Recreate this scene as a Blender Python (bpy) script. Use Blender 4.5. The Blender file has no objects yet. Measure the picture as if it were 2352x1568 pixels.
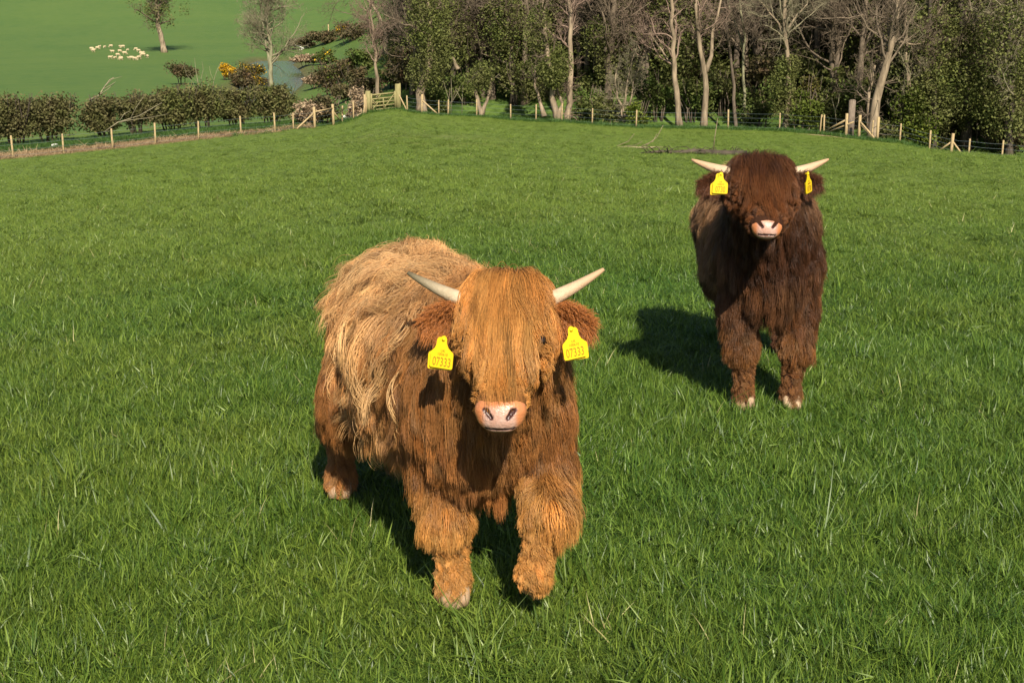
import bpy, math, random
import numpy as np
from mathutils import kdtree

R = math.radians
rng = np.random.default_rng(7)
random.seed(7)
SC = bpy.context.scene
COL = SC.collection

# ------------------------------------------------------------------ camera, world, sun, exposure
CAM_H, PITCH, LENS = 1.6, R(14.0), 45.0
cam = bpy.data.objects.new('camera', bpy.data.cameras.new('camera'))
COL.objects.link(cam)
cam.location = (0, 0, CAM_H)
cam.rotation_euler = (math.pi / 2 - PITCH, 0, 0)
cam.data.lens = LENS
cam.data.sensor_width = 36.0
cam.data.clip_start = 0.05
cam.data.clip_end = 5000
SC.camera = cam

SUN_AZ = math.atan2(0.20, -0.98)          # where the sun stands, clockwise from +Y
SUN_EL = R(39)
world = bpy.data.worlds.new('World')
SC.world = world
world.use_nodes = True
wn = world.node_tree
wn.nodes.clear()
sky = wn.nodes.new('ShaderNodeTexSky')
sky.sky_type = 'NISHITA'
sky.sun_disc = False
sky.sun_elevation = SUN_EL
sky.sun_rotation = SUN_AZ
bg = wn.nodes.new('ShaderNodeBackground')
bg.inputs['Strength'].default_value = 0.06
wo = wn.nodes.new('ShaderNodeOutputWorld')
wn.links.new(sky.outputs['Color'], bg.inputs['Color'])
wn.links.new(bg.outputs['Background'], wo.inputs['Surface'])

sun = bpy.data.objects.new('sun', bpy.data.lights.new('sun', 'SUN'))
COL.objects.link(sun)
sun.data.energy = 4.8
sun.data.angle = R(0.5)
sun.data.color = (1.0, 0.92, 0.76)
sun.rotation_euler = (math.pi / 2 - SUN_EL, 0, math.pi - SUN_AZ)

SC.view_settings.view_transform = 'Standard'
SC.view_settings.look = 'None'
SC.view_settings.gamma = 1.0
SC.view_settings.use_curve_mapping = False
SC.view_settings.exposure = 0.87
SC.cycles.max_bounces = 6
SC.cycles.diffuse_bounces = 3
SC.cycles.transparent_max_bounces = 6
SC.cycles.caustics_reflective = False
SC.cycles.caustics_refractive = False

# ------------------------------------------------------------------ helpers
FPX = LENS / 36.0 * 2352.0
CP, SP = math.cos(PITCH), math.sin(PITCH)


def ray(px, py):
    """direction (per metre of y) of the line of sight through a point measured on the photograph (2352 wide)"""
    a, b = px - 1176.0, 784.0 - py
    y = FPX * CP + b * SP
    return np.array([a / y, 1.0, (b * CP - FPX * SP) / y])


def vp(px, py, Y):
    d = ray(px, py)
    return np.array([d[0] * Y, Y, CAM_H + d[2] * Y])


def sstep(a, b, x):
    t = np.clip((np.asarray(x, float) - a) / (b - a), 0, 1)
    return t * t * (3 - 2 * t)


def unit(v):
    v = np.asarray(v, float)
    return v / np.maximum(np.linalg.norm(v, axis=-1, keepdims=True), 1e-9)


def mesh_np(name, V, faces, attrs=None, smooth=False):
    """V (n,3); faces: list of int arrays (m,k)"""
    me = bpy.data.meshes.new(name)
    V = np.asarray(V, np.float32)
    faces = [np.asarray(f, np.int32) for f in faces if len(f)]
    me.vertices.add(len(V))
    me.vertices.foreach_set('co', V.ravel())
    if faces:
        loops = np.concatenate([f.ravel() for f in faces])
        tot = np.concatenate([np.full(len(f), f.shape[1], np.int32) for f in faces])
        start = np.concatenate([[0], np.cumsum(tot)[:-1]]).astype(np.int32)
        me.loops.add(len(loops))
        me.loops.foreach_set('vertex_index', loops)
        me.polygons.add(len(tot))
        me.polygons.foreach_set('loop_start', start)
        me.polygons.foreach_set('loop_total', tot)
        if smooth:
            me.polygons.foreach_set('use_smooth', np.ones(len(tot), bool))
    me.update(calc_edges=True)
    for k, a in (attrs or {}).items():
        a = np.asarray(a, np.float32)
        if a.ndim == 1:
            at = me.attributes.new(k, 'FLOAT', 'POINT')
            at.data.foreach_set('value', a)
        elif a.shape[1] == 3:
            at = me.attributes.new(k, 'FLOAT_VECTOR', 'POINT')
            at.data.foreach_set('vector', a.ravel())
    return me


def link(name, data, mat=None, parent=None, loc=None, rz=0.0):
    o = bpy.data.objects.new(name, data)
    COL.objects.link(o)
    if mat is not None and hasattr(data, 'materials') and len(data.materials) == 0:
        data.materials.append(mat)
    if parent is not None:
        o.parent = parent
    if loc is not None:
        o.location = loc
    o.rotation_euler = (0, 0, rz)
    return o


def tag(o, label=None, cat=None, group=None, kind=None):
    for k, v in (('label', label), ('category', cat), ('group', group), ('kind', kind)):
        if v:
            o[k] = v
    return o


def thing(name, loc, label, cat, group=None, rz=0.0):
    o = bpy.data.objects.new(name, None)
    COL.objects.link(o)
    o.empty_display_size = 0.2
    o.location = loc
    o.rotation_euler = (0, 0, rz)
    return tag(o, label, cat, group)


class MB:
    """collects tubes, boxes and leaf faces into one mesh"""

    def __init__(self):
        self.V, self.F3, self.F4, self.n = [], [], [], 0
        self.A = []

    def add(self, V, f3=None, f4=None, a=0.5):
        V = np.asarray(V, float)
        self.V.append(V)
        self.A.append(np.full(len(V), a) if np.isscalar(a) else np.asarray(a))
        if f3 is not None and len(f3):
            self.F3.append(np.asarray(f3, np.int32) + self.n)
        if f4 is not None and len(f4):
            self.F4.append(np.asarray(f4, np.int32) + self.n)
        self.n += len(V)

    def tube(self, P, rad, k=6, cap=True, a=0.5):
        P = np.asarray(P, float)
        m = len(P)
        rad = np.broadcast_to(np.asarray(rad, float), (m,))
        T = np.gradient(P, axis=0)
        T = unit(T)
        ref = np.array([0.0, 0.0, 1.0]) if abs(T[0, 2]) < 0.9 else np.array([1.0, 0.0, 0.0])
        A = unit(np.cross(T, ref))
        B = np.cross(T, A)
        th = np.arange(k) * 2 * math.pi / k
        V = P[:, None, :] + rad[:, None, None] * (np.cos(th)[None, :, None] * A[:, None, :] + np.sin(th)[None, :, None] * B[:, None, :])
        V = V.reshape(-1, 3)
        i = np.arange(m - 1)[:, None] * k
        j = np.arange(k)[None, :]
        j2 = (j + 1) % k
        f4 = np.stack([i + j, i + j2, i + k + j2, i + k + j], -1).reshape(-1, 4)
        f3 = []
        if cap:
            c = (m - 1) * k
            f3 = [[c, c + q, c + q + 1] for q in range(1, k - 1)] + [[0, q + 1, q] for q in range(1, k - 1)]
        self.add(V, f3, f4, a)

    def box(self, c, s, rot=None, bev=0.0):
        s = np.asarray(s, float) / 2
        V = np.array([[x, y, z] for z in (-1, 1) for y in (-1, 1) for x in (-1, 1)]) * s
        f = [[0, 2, 3, 1], [4, 5, 7, 6], [0, 1, 5, 4], [2, 6, 7, 3], [0, 4, 6, 2], [1, 3, 7, 5]]
        if rot is not None:
            V = V @ np.asarray(rot).T
        self.add(V + np.asarray(c), None, f)

    def leaves(self, C, size, a=None, up=0.3, long=1.5, N=None):
        """small rhombic leaf faces with a fold, centred at C"""
        C = np.asarray(C, float)
        n = len(C)
        if n == 0:
            return
        size = np.broadcast_to(np.asarray(size, float), (n,))
        if N is None:
            N = rng.normal(size=(n, 3))
            N[:, 2] = np.abs(N[:, 2]) + up
        N = unit(N)
        D = unit(np.cross(N, rng.normal(size=(n, 3))))
        E = np.cross(N, D)
        s = size[:, None]
        V = np.stack([C - D * s * long * .5, C + E * s * .42 + N * s * .08, C + D * s * long * .5, C - E * s * .42 + N * s * .08], 1).reshape(-1, 3)
        b = np.arange(n)[:, None] * 4
        f4 = b + np.array([0, 1, 2, 3])[None]
        a = rng.random(n) if a is None else np.broadcast_to(a, (n,))
        self.add(V, None, f4, np.repeat(a, 4))

    def build(self, name, mat, parent=None, smooth=False, loc=None):
        return link(name, self.mesh(name, smooth), mat, parent, loc)

    def mesh(self, name, smooth=False):
        F = []
        if self.F3:
            F.append(np.concatenate(self.F3))
        if self.F4:
            F.append(np.concatenate(self.F4))
        return mesh_np(name, np.concatenate(self.V), F, {'tint': np.concatenate(self.A)}, smooth)


# ------------------------------------------------------------------ materials
class NT:
    def __init__(self, name):
        self.m = bpy.data.materials.new(name)
        self.m.use_nodes = True
        self.t = self.m.node_tree
        self.t.nodes.clear()
        self.out = self.t.nodes.new('ShaderNodeOutputMaterial')

    def n(self, typ, **kw):
        nd = self.t.nodes.new(typ)
        for k, v in kw.items():
            if k in nd.inputs:
                nd.inputs[k].default_value = v
            else:
                setattr(nd, k, v)
        return nd

    def l(self, a, b):
        self.t.links.new(a, b)

    def mix(self, fac, a, b, mode='MIX'):
        nd = self.t.nodes.new('ShaderNodeMix')
        nd.data_type = 'RGBA'
        nd.blend_type = mode
        for s, v in ((nd.inputs[0], fac), (nd.inputs[6], a), (nd.inputs[7], b)):
            if hasattr(v, 'is_output'):
                self.l(v, s)
            elif isinstance(v, (int, float)):
                s.default_value = v
            else:
                s.default_value = (*v, 1.0)
        return nd.outputs[2]

    def noise(self, scale, vec=None, detail=3.0, rough=.55, lo=.35, hi=.65):
        nz = self.n('ShaderNodeTexNoise')
        nz.inputs['Scale'].default_value = scale
        nz.inputs['Detail'].default_value = detail
        nz.inputs['Roughness'].default_value = rough
        if vec is not None:
            self.l(vec, nz.inputs['Vector'])
        mr = self.n('ShaderNodeMapRange')
        mr.inputs['From Min'].default_value = lo
        mr.inputs['From Max'].default_value = hi
        self.l(nz.outputs['Fac'], mr.inputs['Value'])
        return mr.outputs['Result']

    def attr(self, name, kind='GEOMETRY'):
        a = self.n('ShaderNodeAttribute')
        a.attribute_name = name
        a.attribute_type = kind
        return a

    def pos(self):
        return self.n('ShaderNodeNewGeometry').outputs['Position']

    def obj(self):
        return self.n('ShaderNodeTexCoord').outputs['Object']

    def principled(self, col, rough=.7, spec=.3, bump=None, dist=.02, strength=.5):
        p = self.n('ShaderNodeBsdfPrincipled')
        if hasattr(col, 'is_output'):
            self.l(col, p.inputs['Base Color'])
        else:
            p.inputs['Base Color'].default_value = (*col, 1)
        p.inputs['Roughness'].default_value = rough
        p.inputs['Specular IOR Level'].default_value = spec
        if bump is not None:
            b = self.n('ShaderNodeBump')
            b.inputs['Distance'].default_value = dist
            b.inputs['Strength'].default_value = strength
            self.l(bump, b.inputs['Height'])
            self.l(b.outputs['Normal'], p.inputs['Normal'])
        return p.outputs['BSDF']

    def done(self, sh):
        self.l(sh, self.out.inputs['Surface'])
        return self.m

    def leafy(self, col, rough=.5, spec=.3, trans=.3, tcol=None):
        p = self.principled(col, rough, spec)
        t = self.n('ShaderNodeBsdfTranslucent')
        if tcol is None:
            tcol = col
        if hasattr(tcol, 'is_output'):
            self.l(tcol, t.inputs['Color'])
        else:
            t.inputs['Color'].default_value = (*tcol, 1)
        mx = self.n('ShaderNodeMixShader')
        mx.inputs[0].default_value = trans
        self.l(p, mx.inputs[1])
        self.l(t.outputs[0], mx.inputs[2])
        return mx.outputs[0]


def wood_mat(name, c1, c2, scale=6.0, rough=.8, bump=.02):
    m = NT(name)
    mp = m.n('ShaderNodeMapping')
    mp.inputs['Scale'].default_value = (1, 1, .22)
    m.l(m.obj(), mp.inputs['Vector'])
    f = m.noise(scale, mp.outputs['Vector'], 5, .65, .3, .7)
    return m.done(m.principled(m.mix(f, c1, c2), rough, .2, f, bump))


def leaf_mat(name, c1, c2, trans=.25, patch=.7, c3=None, rough=.5):
    m = NT(name)
    f = m.noise(patch, m.pos(), 3, .6, .35, .65)
    a = m.attr('tint').outputs['Fac']
    col = m.mix(a, c1, c2)
    if c3 is not None:
        col = m.mix(f, col, c3)
    return m.done(m.leafy(col, max(rough, .62), .14, trans))


M = {}
M['bark'] = wood_mat('bark_grey_brown', (.055, .042, .030), (.17, .13, .095), 5)
M['bark_pale'] = wood_mat('bark_pale', (.085, .063, .042), (.36, .275, .185), 3.2)
M['bark_dark'] = wood_mat('bark_dark', (.025, .02, .015), (.09, .07, .05), 5)
M['bark_green'] = wood_mat('bark_lichen', (.10, .095, .055), (.30, .28, .17), 4)
M['twig'] = wood_mat('twig_brown', (.080, .060, .042), (.19, .145, .10), 2)
M['twig_pink'] = wood_mat('twig_pink', (.13, .085, .062), (.27, .19, .145), 2)
M['twig_pale'] = wood_mat('twig_pale', (.12, .105, .065), (.27, .235, .15), 2)
M['post'] = wood_mat('post_new_wood', (.28, .20, .10), (.46, .345, .19), 14)
M['post_old'] = wood_mat('post_weathered', (.10, .075, .055), (.22, .17, .13), 14)
M['gate_wood'] = wood_mat('gate_mossy_wood', (.15, .135, .055), (.29, .25, .115), 12)
M['ivy'] = leaf_mat('ivy_leaf', (.042, .066, .015), (.185, .205, .052), .34, .5, (.145, .145, .052))
M['ivy_light'] = leaf_mat('ivy_leaf_sunny', (.045, .075, .012), (.15, .17, .03), .3, .8, (.09, .12, .02))
M['hedge'] = leaf_mat('hawthorn_leaf', (.045, .066, .018), (.190, .205, .058), .34, 1.1, (.150, .128, .056))
M['hedge_brown'] = leaf_mat('hawthorn_brown', (.078, .070, .030), (.200, .165, .080), .34, 1.1, (.115, .118, .040))
M['bramble'] = leaf_mat('bramble_leaf', (.040, .075, .014), (.130, .185, .040), .30, .8, (.095, .100, .030))
M['scrub_brown'] = leaf_mat('dead_bramble', (.060, .042, .024), (.19, .125, .07), .2, .8, (.075, .075, .028))
M['scrub_pale'] = leaf_mat('dead_stalks', (.20, .14, .085), (.42, .31, .20), .2, 1.0)
M['gorse'] = leaf_mat('gorse_bloom', (.36, .20, .015), (.58, .36, .022), .2, 1.0)
M['gorse_green'] = leaf_mat('gorse_spine', (.05, .05, .015), (.14, .12, .03), .2, 1.0)
M['fresh'] = leaf_mat('fresh_leaf', (.06, .10, .012), (.19, .22, .035), .35, .9)

# wire
m = NT('galvanised_wire')
M['wire'] = m.done(m.principled((.16, .20, .21), .45, .5))
m = NT('white_stone')
M['stone'] = m.done(m.principled(m.mix(m.noise(6, m.obj()), (.5, .48, .43), (.75, .73, .68)), .8, .2))
m = NT('sheep_wool')
M['wool'] = m.done(m.principled(m.mix(m.noise(5, m.obj()), (.34, .26, .15), (.52, .43, .28)), .95, .05, m.noise(30, m.obj()), .02))
# water
m = NT('stream_water')
p = m.n('ShaderNodeBsdfPrincipled')
p.inputs['Base Color'].default_value = (.012, .016, .014, 1)
p.inputs['Roughness'].default_value = .04
p.inputs['IOR'].default_value = 1.33
b = m.n('ShaderNodeBump')
b.inputs['Strength'].default_value = .25
b.inputs['Distance'].default_value = .05
m.l(m.noise(1.6, m.pos(), 3), b.inputs['Height'])
m.l(b.outputs['Normal'], p.inputs['Normal'])
M['water'] = m.done(p.outputs['BSDF'])

# ------------------------------------------------------------------ terrain
# foot of the fence round the field: column, row, distance
EDGE = [(-500, 410, 62), (30.6, 366, 71), (146.6, 355, 72.5), (259, 343, 74), (357, 332, 76), (456, 322, 78), (554, 313, 80.5), (632, 306, 82.5),
        (674, 299, 84), (723, 295, 85.5), (766, 288, 88), (786, 283, 89.5), (812, 276, 91), (848, 260, 94.5), (915, 251, 96), (936, 258, 95.5),
        (1008, 267, 95), (1095, 269, 95), (1173, 277, 93), (1231, 280, 92), (1290, 280, 91), (1360, 287, 89), (1461, 294, 87), (1672, 299, 86),
        (1790, 302, 84), (1883, 309, 81), (1943, 317, 79), (2014, 327, 77), (2066, 331, 79), (2134, 351, 77), (2183, 364, 76), (2224, 367, 75.5),
        (2300, 372, 75), (2800, 420, 70)]
_e = np.array([vp(*e) for e in EDGE])
E_U, E_D, E_Z = _e[:, 0] / _e[:, 1], _e[:, 1], _e[:, 2]
LEFT_Y = [60, 100, 140, 190, 250, 300, 350, 430, 600, 1000, 1700]
LEFT_Z = [-6.2, -6.2, -5.7, -5.35, -4.3, -2.4, .6, 9.0, 32, 78, 120]
STREAM = np.array([(-27, 125), (-28.5, 145), (-30, 165), (-33, 185), (-37, 205), (-41, 222), (-42, 236)], float)


def stream_dist(x, y):
    d = np.full(np.shape(x), 1e9)
    for a, b in zip(STREAM[:-1], STREAM[1:]):
        ab = b - a
        t = np.clip(((x - a[0]) * ab[0] + (y - a[1]) * ab[1]) / (ab @ ab), 0, 1)
        d = np.minimum(d, np.hypot(x - a[0] - t * ab[0], y - a[1] - t * ab[1]))
    return d


def fence_d(x, y):
    """metres beyond the fence (negative inside the field)"""
    u = np.asarray(x) / np.maximum(y, 1.0)
    return y - np.interp(u, E_U, E_D)


def hz(x, y):
    x = np.asarray(x, float)
    y = np.asarray(y, float)
    u = x / np.maximum(y, 1.0)
    D = np.interp(u, E_U, E_D)
    ze = np.interp(u, E_U, E_Z)
    t = np.clip(y / D, 0, None)
    tc = np.minimum(t, 1.0)
    c = .12
    g = (tc - c * (1 - np.exp(-tc / c))) / (1 - c * (1 - math.exp(-1 / c)))
    z = ze * g
    z = z + .58 * sstep(.22, .36, u) * np.exp(-((tc - .44) / .17) ** 2)
    d = np.maximum(y - D, 0.0)
    # beyond the fence: valley on the left, rising bank under the wood on the right
    left = np.interp(y, LEFT_Y, LEFT_Z)
    left = ze + (left - ze) * sstep(4, 34, d)
    right = ze - .9 * np.exp(-((d - 4.5) / 2.2) ** 2) + .22 * np.clip(d - 6, 0, 16) + .06 * np.clip(d - 22, 0, None)
    w = sstep(-.160, -.055, u + .012 * np.sin(y * .05))
    # far to the left of the wood the far pasture shows through
    out = left * (1 - w) + right * w
    z = np.where(d > 0, ze + (out - ze) * sstep(0, 1.5, d), z)
    sd = stream_dist(x, y)
    z = z - 1.25 * (1 - sstep(2.0, 5.5, sd)) * (d > 5)
    # small undulation
    und = .02 * np.sin(x * 1.3 + .5 * np.sin(y * .9)) * np.sin(y * 1.1 + 1) + .012 * np.sin(x * 3.1 + y * 2.3)
    z = z + und * sstep(3, 9, np.hypot(x, y)) + .05 * np.sin(x * .35) * np.sin(y * .27) * sstep(8, 25, np.hypot(x, y)) * (d <= 0)
    return z


def hp(x, y):
    return float(hz(np.array([x]), np.array([y]))[0])


def gp(px, py, y0=2.0, y1=900.0):
    """where the line of sight meets the ground"""
    d = ray(px, py)
    Y = np.geomspace(y0, y1, 6000)
    below = (CAM_H + d[2] * Y) < hz(d[0] * Y, Y)
    k = int(np.argmax(below)) if below.any() else len(Y) - 1
    return np.array([d[0] * Y[k], Y[k], hp(d[0] * Y[k], Y[k])])


def beyond(px, off):
    """a point on the ground OFF metres behind the fence in that column"""
    u = (px - 1176.0) / 2977.0
    Y = float(np.interp(u, E_U, E_D)) + off
    return np.array([u * Y, Y, hp(u * Y, Y)])


front = np.linspace(R(-34), R(34), 330)
rest = np.linspace(R(34), R(326), 60)[1:-1]
AZ = np.concatenate([front, rest])
RAD = np.concatenate([[0.01], np.geomspace(.6, 1700, 470)])
rr, aa = np.meshgrid(RAD, AZ, indexing='ij')
X, Yy = rr * np.sin(aa), rr * np.cos(aa)
Z = hz(X, Yy)
na = len(AZ)
i = np.arange(len(RAD) - 1)[:, None] * na
j = np.arange(na)[None]
j2 = (j + 1) % na
F = np.stack([i + j, i + na + j, i + na + j2, i + j2], -1).reshape(-1, 4)
V = np.stack([X, Yy, Z], -1).reshape(-1, 3)
fd = fence_d(V[:, 0], V[:, 1])
uu = V[:, 0] / np.maximum(V[:, 1], 1)
wood_zone = sstep(-1.0, 3.0, fd) * sstep(-.12, -.085, uu + .01 * np.sin(V[:, 1] * .3))
straw_zone = sstep(-.4, .3, fd) * (1 - sstep(2.3, 3.4, fd)) * (1 - sstep(-.17, -.155, uu))
far_zone = sstep(5, 22, fd) * (1 - wood_zone)
sp = gp(1895, 311)
soil_zone = 1 - sstep(.5, 1.0, np.hypot((V[:, 0] - sp[0] - .2) / 2.3, (V[:, 1] - sp[1]) / 2.2))
dry = gp(985, 325)
dry_zone = (1 - sstep(.3, 1.0, np.hypot((V[:, 0] - dry[0]) / 4.5, (V[:, 1] - dry[1]) / 7))) * .7
edge_zone = sstep(-5, 0, fd) * (1 - sstep(0, 3, fd)) * sstep(-.1, -.05, uu)
bank_zone = (1 - sstep(2.5, 7, stream_dist(V[:, 0], V[:, 1]))) * (fd > 5)

m = NT('ground_turf')
P_ = m.pos()
n_big = m.noise(.12, P_, 4, .6, .35, .65)
n_mid = m.noise(1.1, P_, 5, .65, .3, .7)
n_fine = m.noise(14, P_, 6, .7, .3, .7)
col = m.mix(n_big, (.108, .158, .026), (.142, .190, .036))
col = m.mix(n_mid, col, m.mix(n_fine, (.095, .142, .023), (.160, .200, .042)))
far = m.mix(m.noise(.03, P_, 5, .65, .35, .65), (.050, .108, .025), (.080, .134, .029))
far = m.mix(m.noise(.5, P_, 6, .7, .3, .75), far, (.100, .148, .036))
wood = m.mix(m.noise(.9, P_, 5, .65, .4, .6), (.030, .060, .011), (.095, .150, .030))
straw = m.mix(m.noise(3, P_, 5, .7, .3, .7), (.20, .13, .075), (.42, .30, .175))
soil = m.mix(m.noise(5, P_, 5, .7, .3, .7), (.28, .19, .11), (.45, .33, .20))
dryc = m.mix(n_fine, (.11, .13, .03), (.26, .24, .09))
sx = m.n('ShaderNodeSeparateXYZ')
m.l(P_, sx.inputs[0])
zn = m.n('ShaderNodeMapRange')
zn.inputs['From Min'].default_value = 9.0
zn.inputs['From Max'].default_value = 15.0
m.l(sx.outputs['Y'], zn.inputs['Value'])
col = m.mix(zn.outputs['Result'], m.mix(n_mid, (.026, .052, .009), (.050, .085, .014)), col)  # near ground darker: soil, plus shade among the blades put into the colour
col = m.mix(m.attr('far').outputs['Fac'], col, far)
col = m.mix(m.attr('wood').outputs['Fac'], col, wood)
col = m.mix(m.attr('bank').outputs['Fac'], col, m.mix(n_mid, (.055, .05, .022), (.16, .12, .06)))
nz2 = m.noise(1.3, P_, 4, .7, .4, .6)


def gate_attr(name, noise):
    mu = m.n('ShaderNodeMath', operation='MULTIPLY')
    m.l(m.attr(name).outputs['Fac'], mu.inputs[0])
    m.l(noise, mu.inputs[1])
    return mu.outputs[0]


col = m.mix(gate_attr('dry', nz2), col, dryc)
col = m.mix(m.attr('straw').outputs['Fac'], col, straw)
so = m.n('ShaderNodeMath', operation='MULTIPLY')
m.l(m.attr('soil').outputs['Fac'], so.inputs[0])
so.inputs[1].default_value = 1.0
col = m.mix(so.outputs[0], col, soil)
M['turf'] = m.done(m.principled(col, .8, .12, n_fine, .05, .6))
ground = link('ground', mesh_np('ground', V, [F], {'far': far_zone, 'wood': wood_zone, 'straw': straw_zone, 'soil': soil_zone, 'dry': dry_zone, 'bank': bank_zone}, True), M['turf'])
tag(ground, kind='structure')

# stream water: a strip following the channel
W = []
for k in range(len(STREAM)):
    tdir = unit(STREAM[min(k + 1, len(STREAM) - 1)] - STREAM[max(k - 1, 0)])
    nrm = np.array([tdir[1], -tdir[0]])
    zc = hp(*STREAM[k]) + .6
    W.append((*(STREAM[k] - nrm * 4.8), zc))
    W.append((*(STREAM[k] + nrm * 4.8), zc))
k = np.arange(len(STREAM) - 1) * 2
water = link('water', mesh_np('water', W, [np.stack([k, k + 1, k + 3, k + 2], -1)]), M['water'])
tag(water, kind='structure')


# ------------------------------------------------------------------ grass (stuff)
def gn_instances(obj, coll):
    ng = bpy.data.node_groups.new(obj.name + '_scatter', 'GeometryNodeTree')
    ng.interface.new_socket('Geometry', in_out='INPUT', socket_type='NodeSocketGeometry')
    ng.interface.new_socket('Geometry', in_out='OUTPUT', socket_type='NodeSocketGeometry')
    gi = ng.nodes.new('NodeGroupInput')
    go = ng.nodes.new('NodeGroupOutput')
    ip = ng.nodes.new('GeometryNodeInstanceOnPoints')
    ci = ng.nodes.new('GeometryNodeCollectionInfo')
    ci.inputs['Collection'].default_value = coll
    ci.inputs['Separate Children'].default_value = True
    ci.inputs['Reset Children'].default_value = True

    def at(name, typ):
        a = ng.nodes.new('GeometryNodeInputNamedAttribute')
        a.data_type = typ
        a.inputs['Name'].default_value = name
        return [s for s in a.outputs if s.enabled and s.name == 'Attribute'][0]
    e2r = ng.nodes.new('FunctionNodeEulerToRotation')
    L = ng.links.new
    L(gi.outputs[0], ip.inputs['Points'])
    L(ci.outputs[0], ip.inputs['Instance'])
    ip.inputs['Pick Instance'].default_value = True
    L(at('pick', 'INT'), ip.inputs['Instance Index'])
    L(at('rot', 'FLOAT_VECTOR'), e2r.inputs[0])
    L(e2r.outputs[0], ip.inputs['Rotation'])
    L(at('siz', 'FLOAT_VECTOR'), ip.inputs['Scale'])
    L(ip.outputs[0], go.inputs[0])
    md = obj.modifiers.new('scatter', 'NODES')
    md.node_group = ng


def scatter(name, P, rot, siz, pick, coll):
    me = mesh_np(name, P, [], {'rot': rot, 'siz': siz})
    a = me.attributes.new('pick', 'INT', 'POINT')
    a.data.foreach_set('value', np.asarray(pick, np.int32))
    o = link(name, me)
    gn_instances(o, coll)
    return o


def tuft_mesh(name, nb, rad, h0, h1, w, lean, mat, seg=3, droop=.5):
    th = rng.random(nb) * 2 * math.pi
    rr_ = rad * np.sqrt(rng.random(nb))
    base = np.stack([rr_ * np.cos(th), rr_ * np.sin(th), np.full(nb, -.01)], -1)
    ph = rng.random(nb) * 2 * math.pi
    D = np.stack([np.cos(ph), np.sin(ph), np.zeros(nb)], -1)
    ln = np.abs(rng.normal(0, lean, nb))[:, None]
    H = (h0 + (h1 - h0) * rng.random(nb) ** 1.3)[:, None]
    side = np.stack([-np.sin(ph), np.cos(ph), np.zeros(nb)], -1)
    tw = rng.normal(0, .5, nb)[:, None]
    side = unit(side + D * tw)
    ww = (w * (.6 + .8 * rng.random(nb)))[:, None]
    Vs, tint, up = [], [], []
    br = rng.random(nb)
    for s in range(seg + 1):
        q = s / seg
        c = base + D * H * (ln * q + droop * ln * q * q) + np.array([0, 0, 1.0]) * H * (q - .25 * ln * q * q)
        wid = ww * (1 - q ** 1.6) * .5
        if s < seg:
            Vs += [c - side * wid, c + side * wid]
        else:
            Vs += [c]
    V = np.stack(Vs, 1)                       # nb, 2*seg+1, 3
    nv = 2 * seg + 1
    b = np.arange(nb)[:, None] * nv
    f4 = np.concatenate([b + np.array([2 * s, 2 * s + 1, 2 * s + 3, 2 * s + 2]) for s in range(seg - 1)], 0)
    f3 = b + np.array([2 * seg - 2, 2 * seg - 1, 2 * seg])
    me = mesh_np(name, V.reshape(-1, 3), [f3, f4], {'tint': np.repeat(br, nv)})
    me.materials.append(mat)
    return me


m = NT('grass_blade')
P_ = m.pos()
tn = m.attr('tint').outputs['Fac']
oi = m.n('ShaderNodeObjectInfo')
tp = m.n('ShaderNodeMath', operation='POWER')
m.l(tn, tp.inputs[0])
tp.inputs[1].default_value = 1.5
tn = tp.outputs[0]
c = m.mix(tn, (.034, .074, .008), (.160, .232, .032))
c = m.mix(m.noise(.55, P_, 4, .6, .38, .62), c, m.mix(tn, (.052, .090, .010), (.200, .250, .038)))
c = m.mix(m.noise(.16, P_, 3, .6, .4, .62), c, m.mix(tn, (.028, .074, .010), (.130, .212, .030)))
# the sward is shorter and yellower away from the fresh growth in the near part of the field
sx = m.n('ShaderNodeSeparateXYZ')
m.l(P_, sx.inputs[0])
ad = m.n('ShaderNodeMath', operation='MULTIPLY_ADD')
m.l(sx.outputs['X'], ad.inputs[0])
ad.inputs[1].default_value = -.55
m.l(sx.outputs['Y'], ad.inputs[2])
zn = m.n('ShaderNodeMapRange')
zn.inputs['From Min'].default_value = 8.5
zn.inputs['From Max'].default_value = 15.0
m.l(ad.outputs[0], zn.inputs['Value'])
c = m.mix(zn.outputs['Result'], c, m.mix(tn, (.082, .134, .017), (.190, .240, .042)))
M['grass'] = m.done(m.leafy(c, .42, .30, .22, m.mix(tn, (.05, .12, .008), (.17, .26, .03))))
m = NT('grass_straw')
M['grass_dry'] = m.done(m.leafy(m.mix(m.attr('tint').outputs['Fac'], (.24, .20, .075), (.50, .45, .22)), .5, .3, .2))
m = NT('dead_grass')
M['dead_grass'] = m.done(m.leafy(m.mix(m.attr('tint').outputs['Fac'], (.20, .135, .075), (.42, .30, .175)), .7, .1, .2))
m = NT('rough_grass_blade')
M['grass_rough'] = m.done(m.leafy(m.mix(m.attr('tint').outputs['Fac'], (.030, .075, .016), (.085, .150, .030)), .5, .25, .25))

tufts = bpy.data.collections.new('grass_tufts')
for k in range(5):
    tufts.objects.link(bpy.data.objects.new('a_tuft_%d' % k, tuft_mesh('tuft', 52, .080, .020, .062, .0032, .65, M['grass'])))
for k in range(2):
    tufts.objects.link(bpy.data.objects.new('b_tuft_%d' % k, tuft_mesh('tuft', 22, .06, .04, .092, .0034, .55, M['grass'])))
tufts.objects.link(bpy.data.objects.new('c_straw', tuft_mesh('straw', 5, .07, .05, .12, .0030, .8, M['grass_dry'])))
tufts.objects.link(bpy.data.objects.new('d_clump', tuft_mesh('clump', 60, .05, .06, .14, .0046, .7, M['grass'])))

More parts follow.
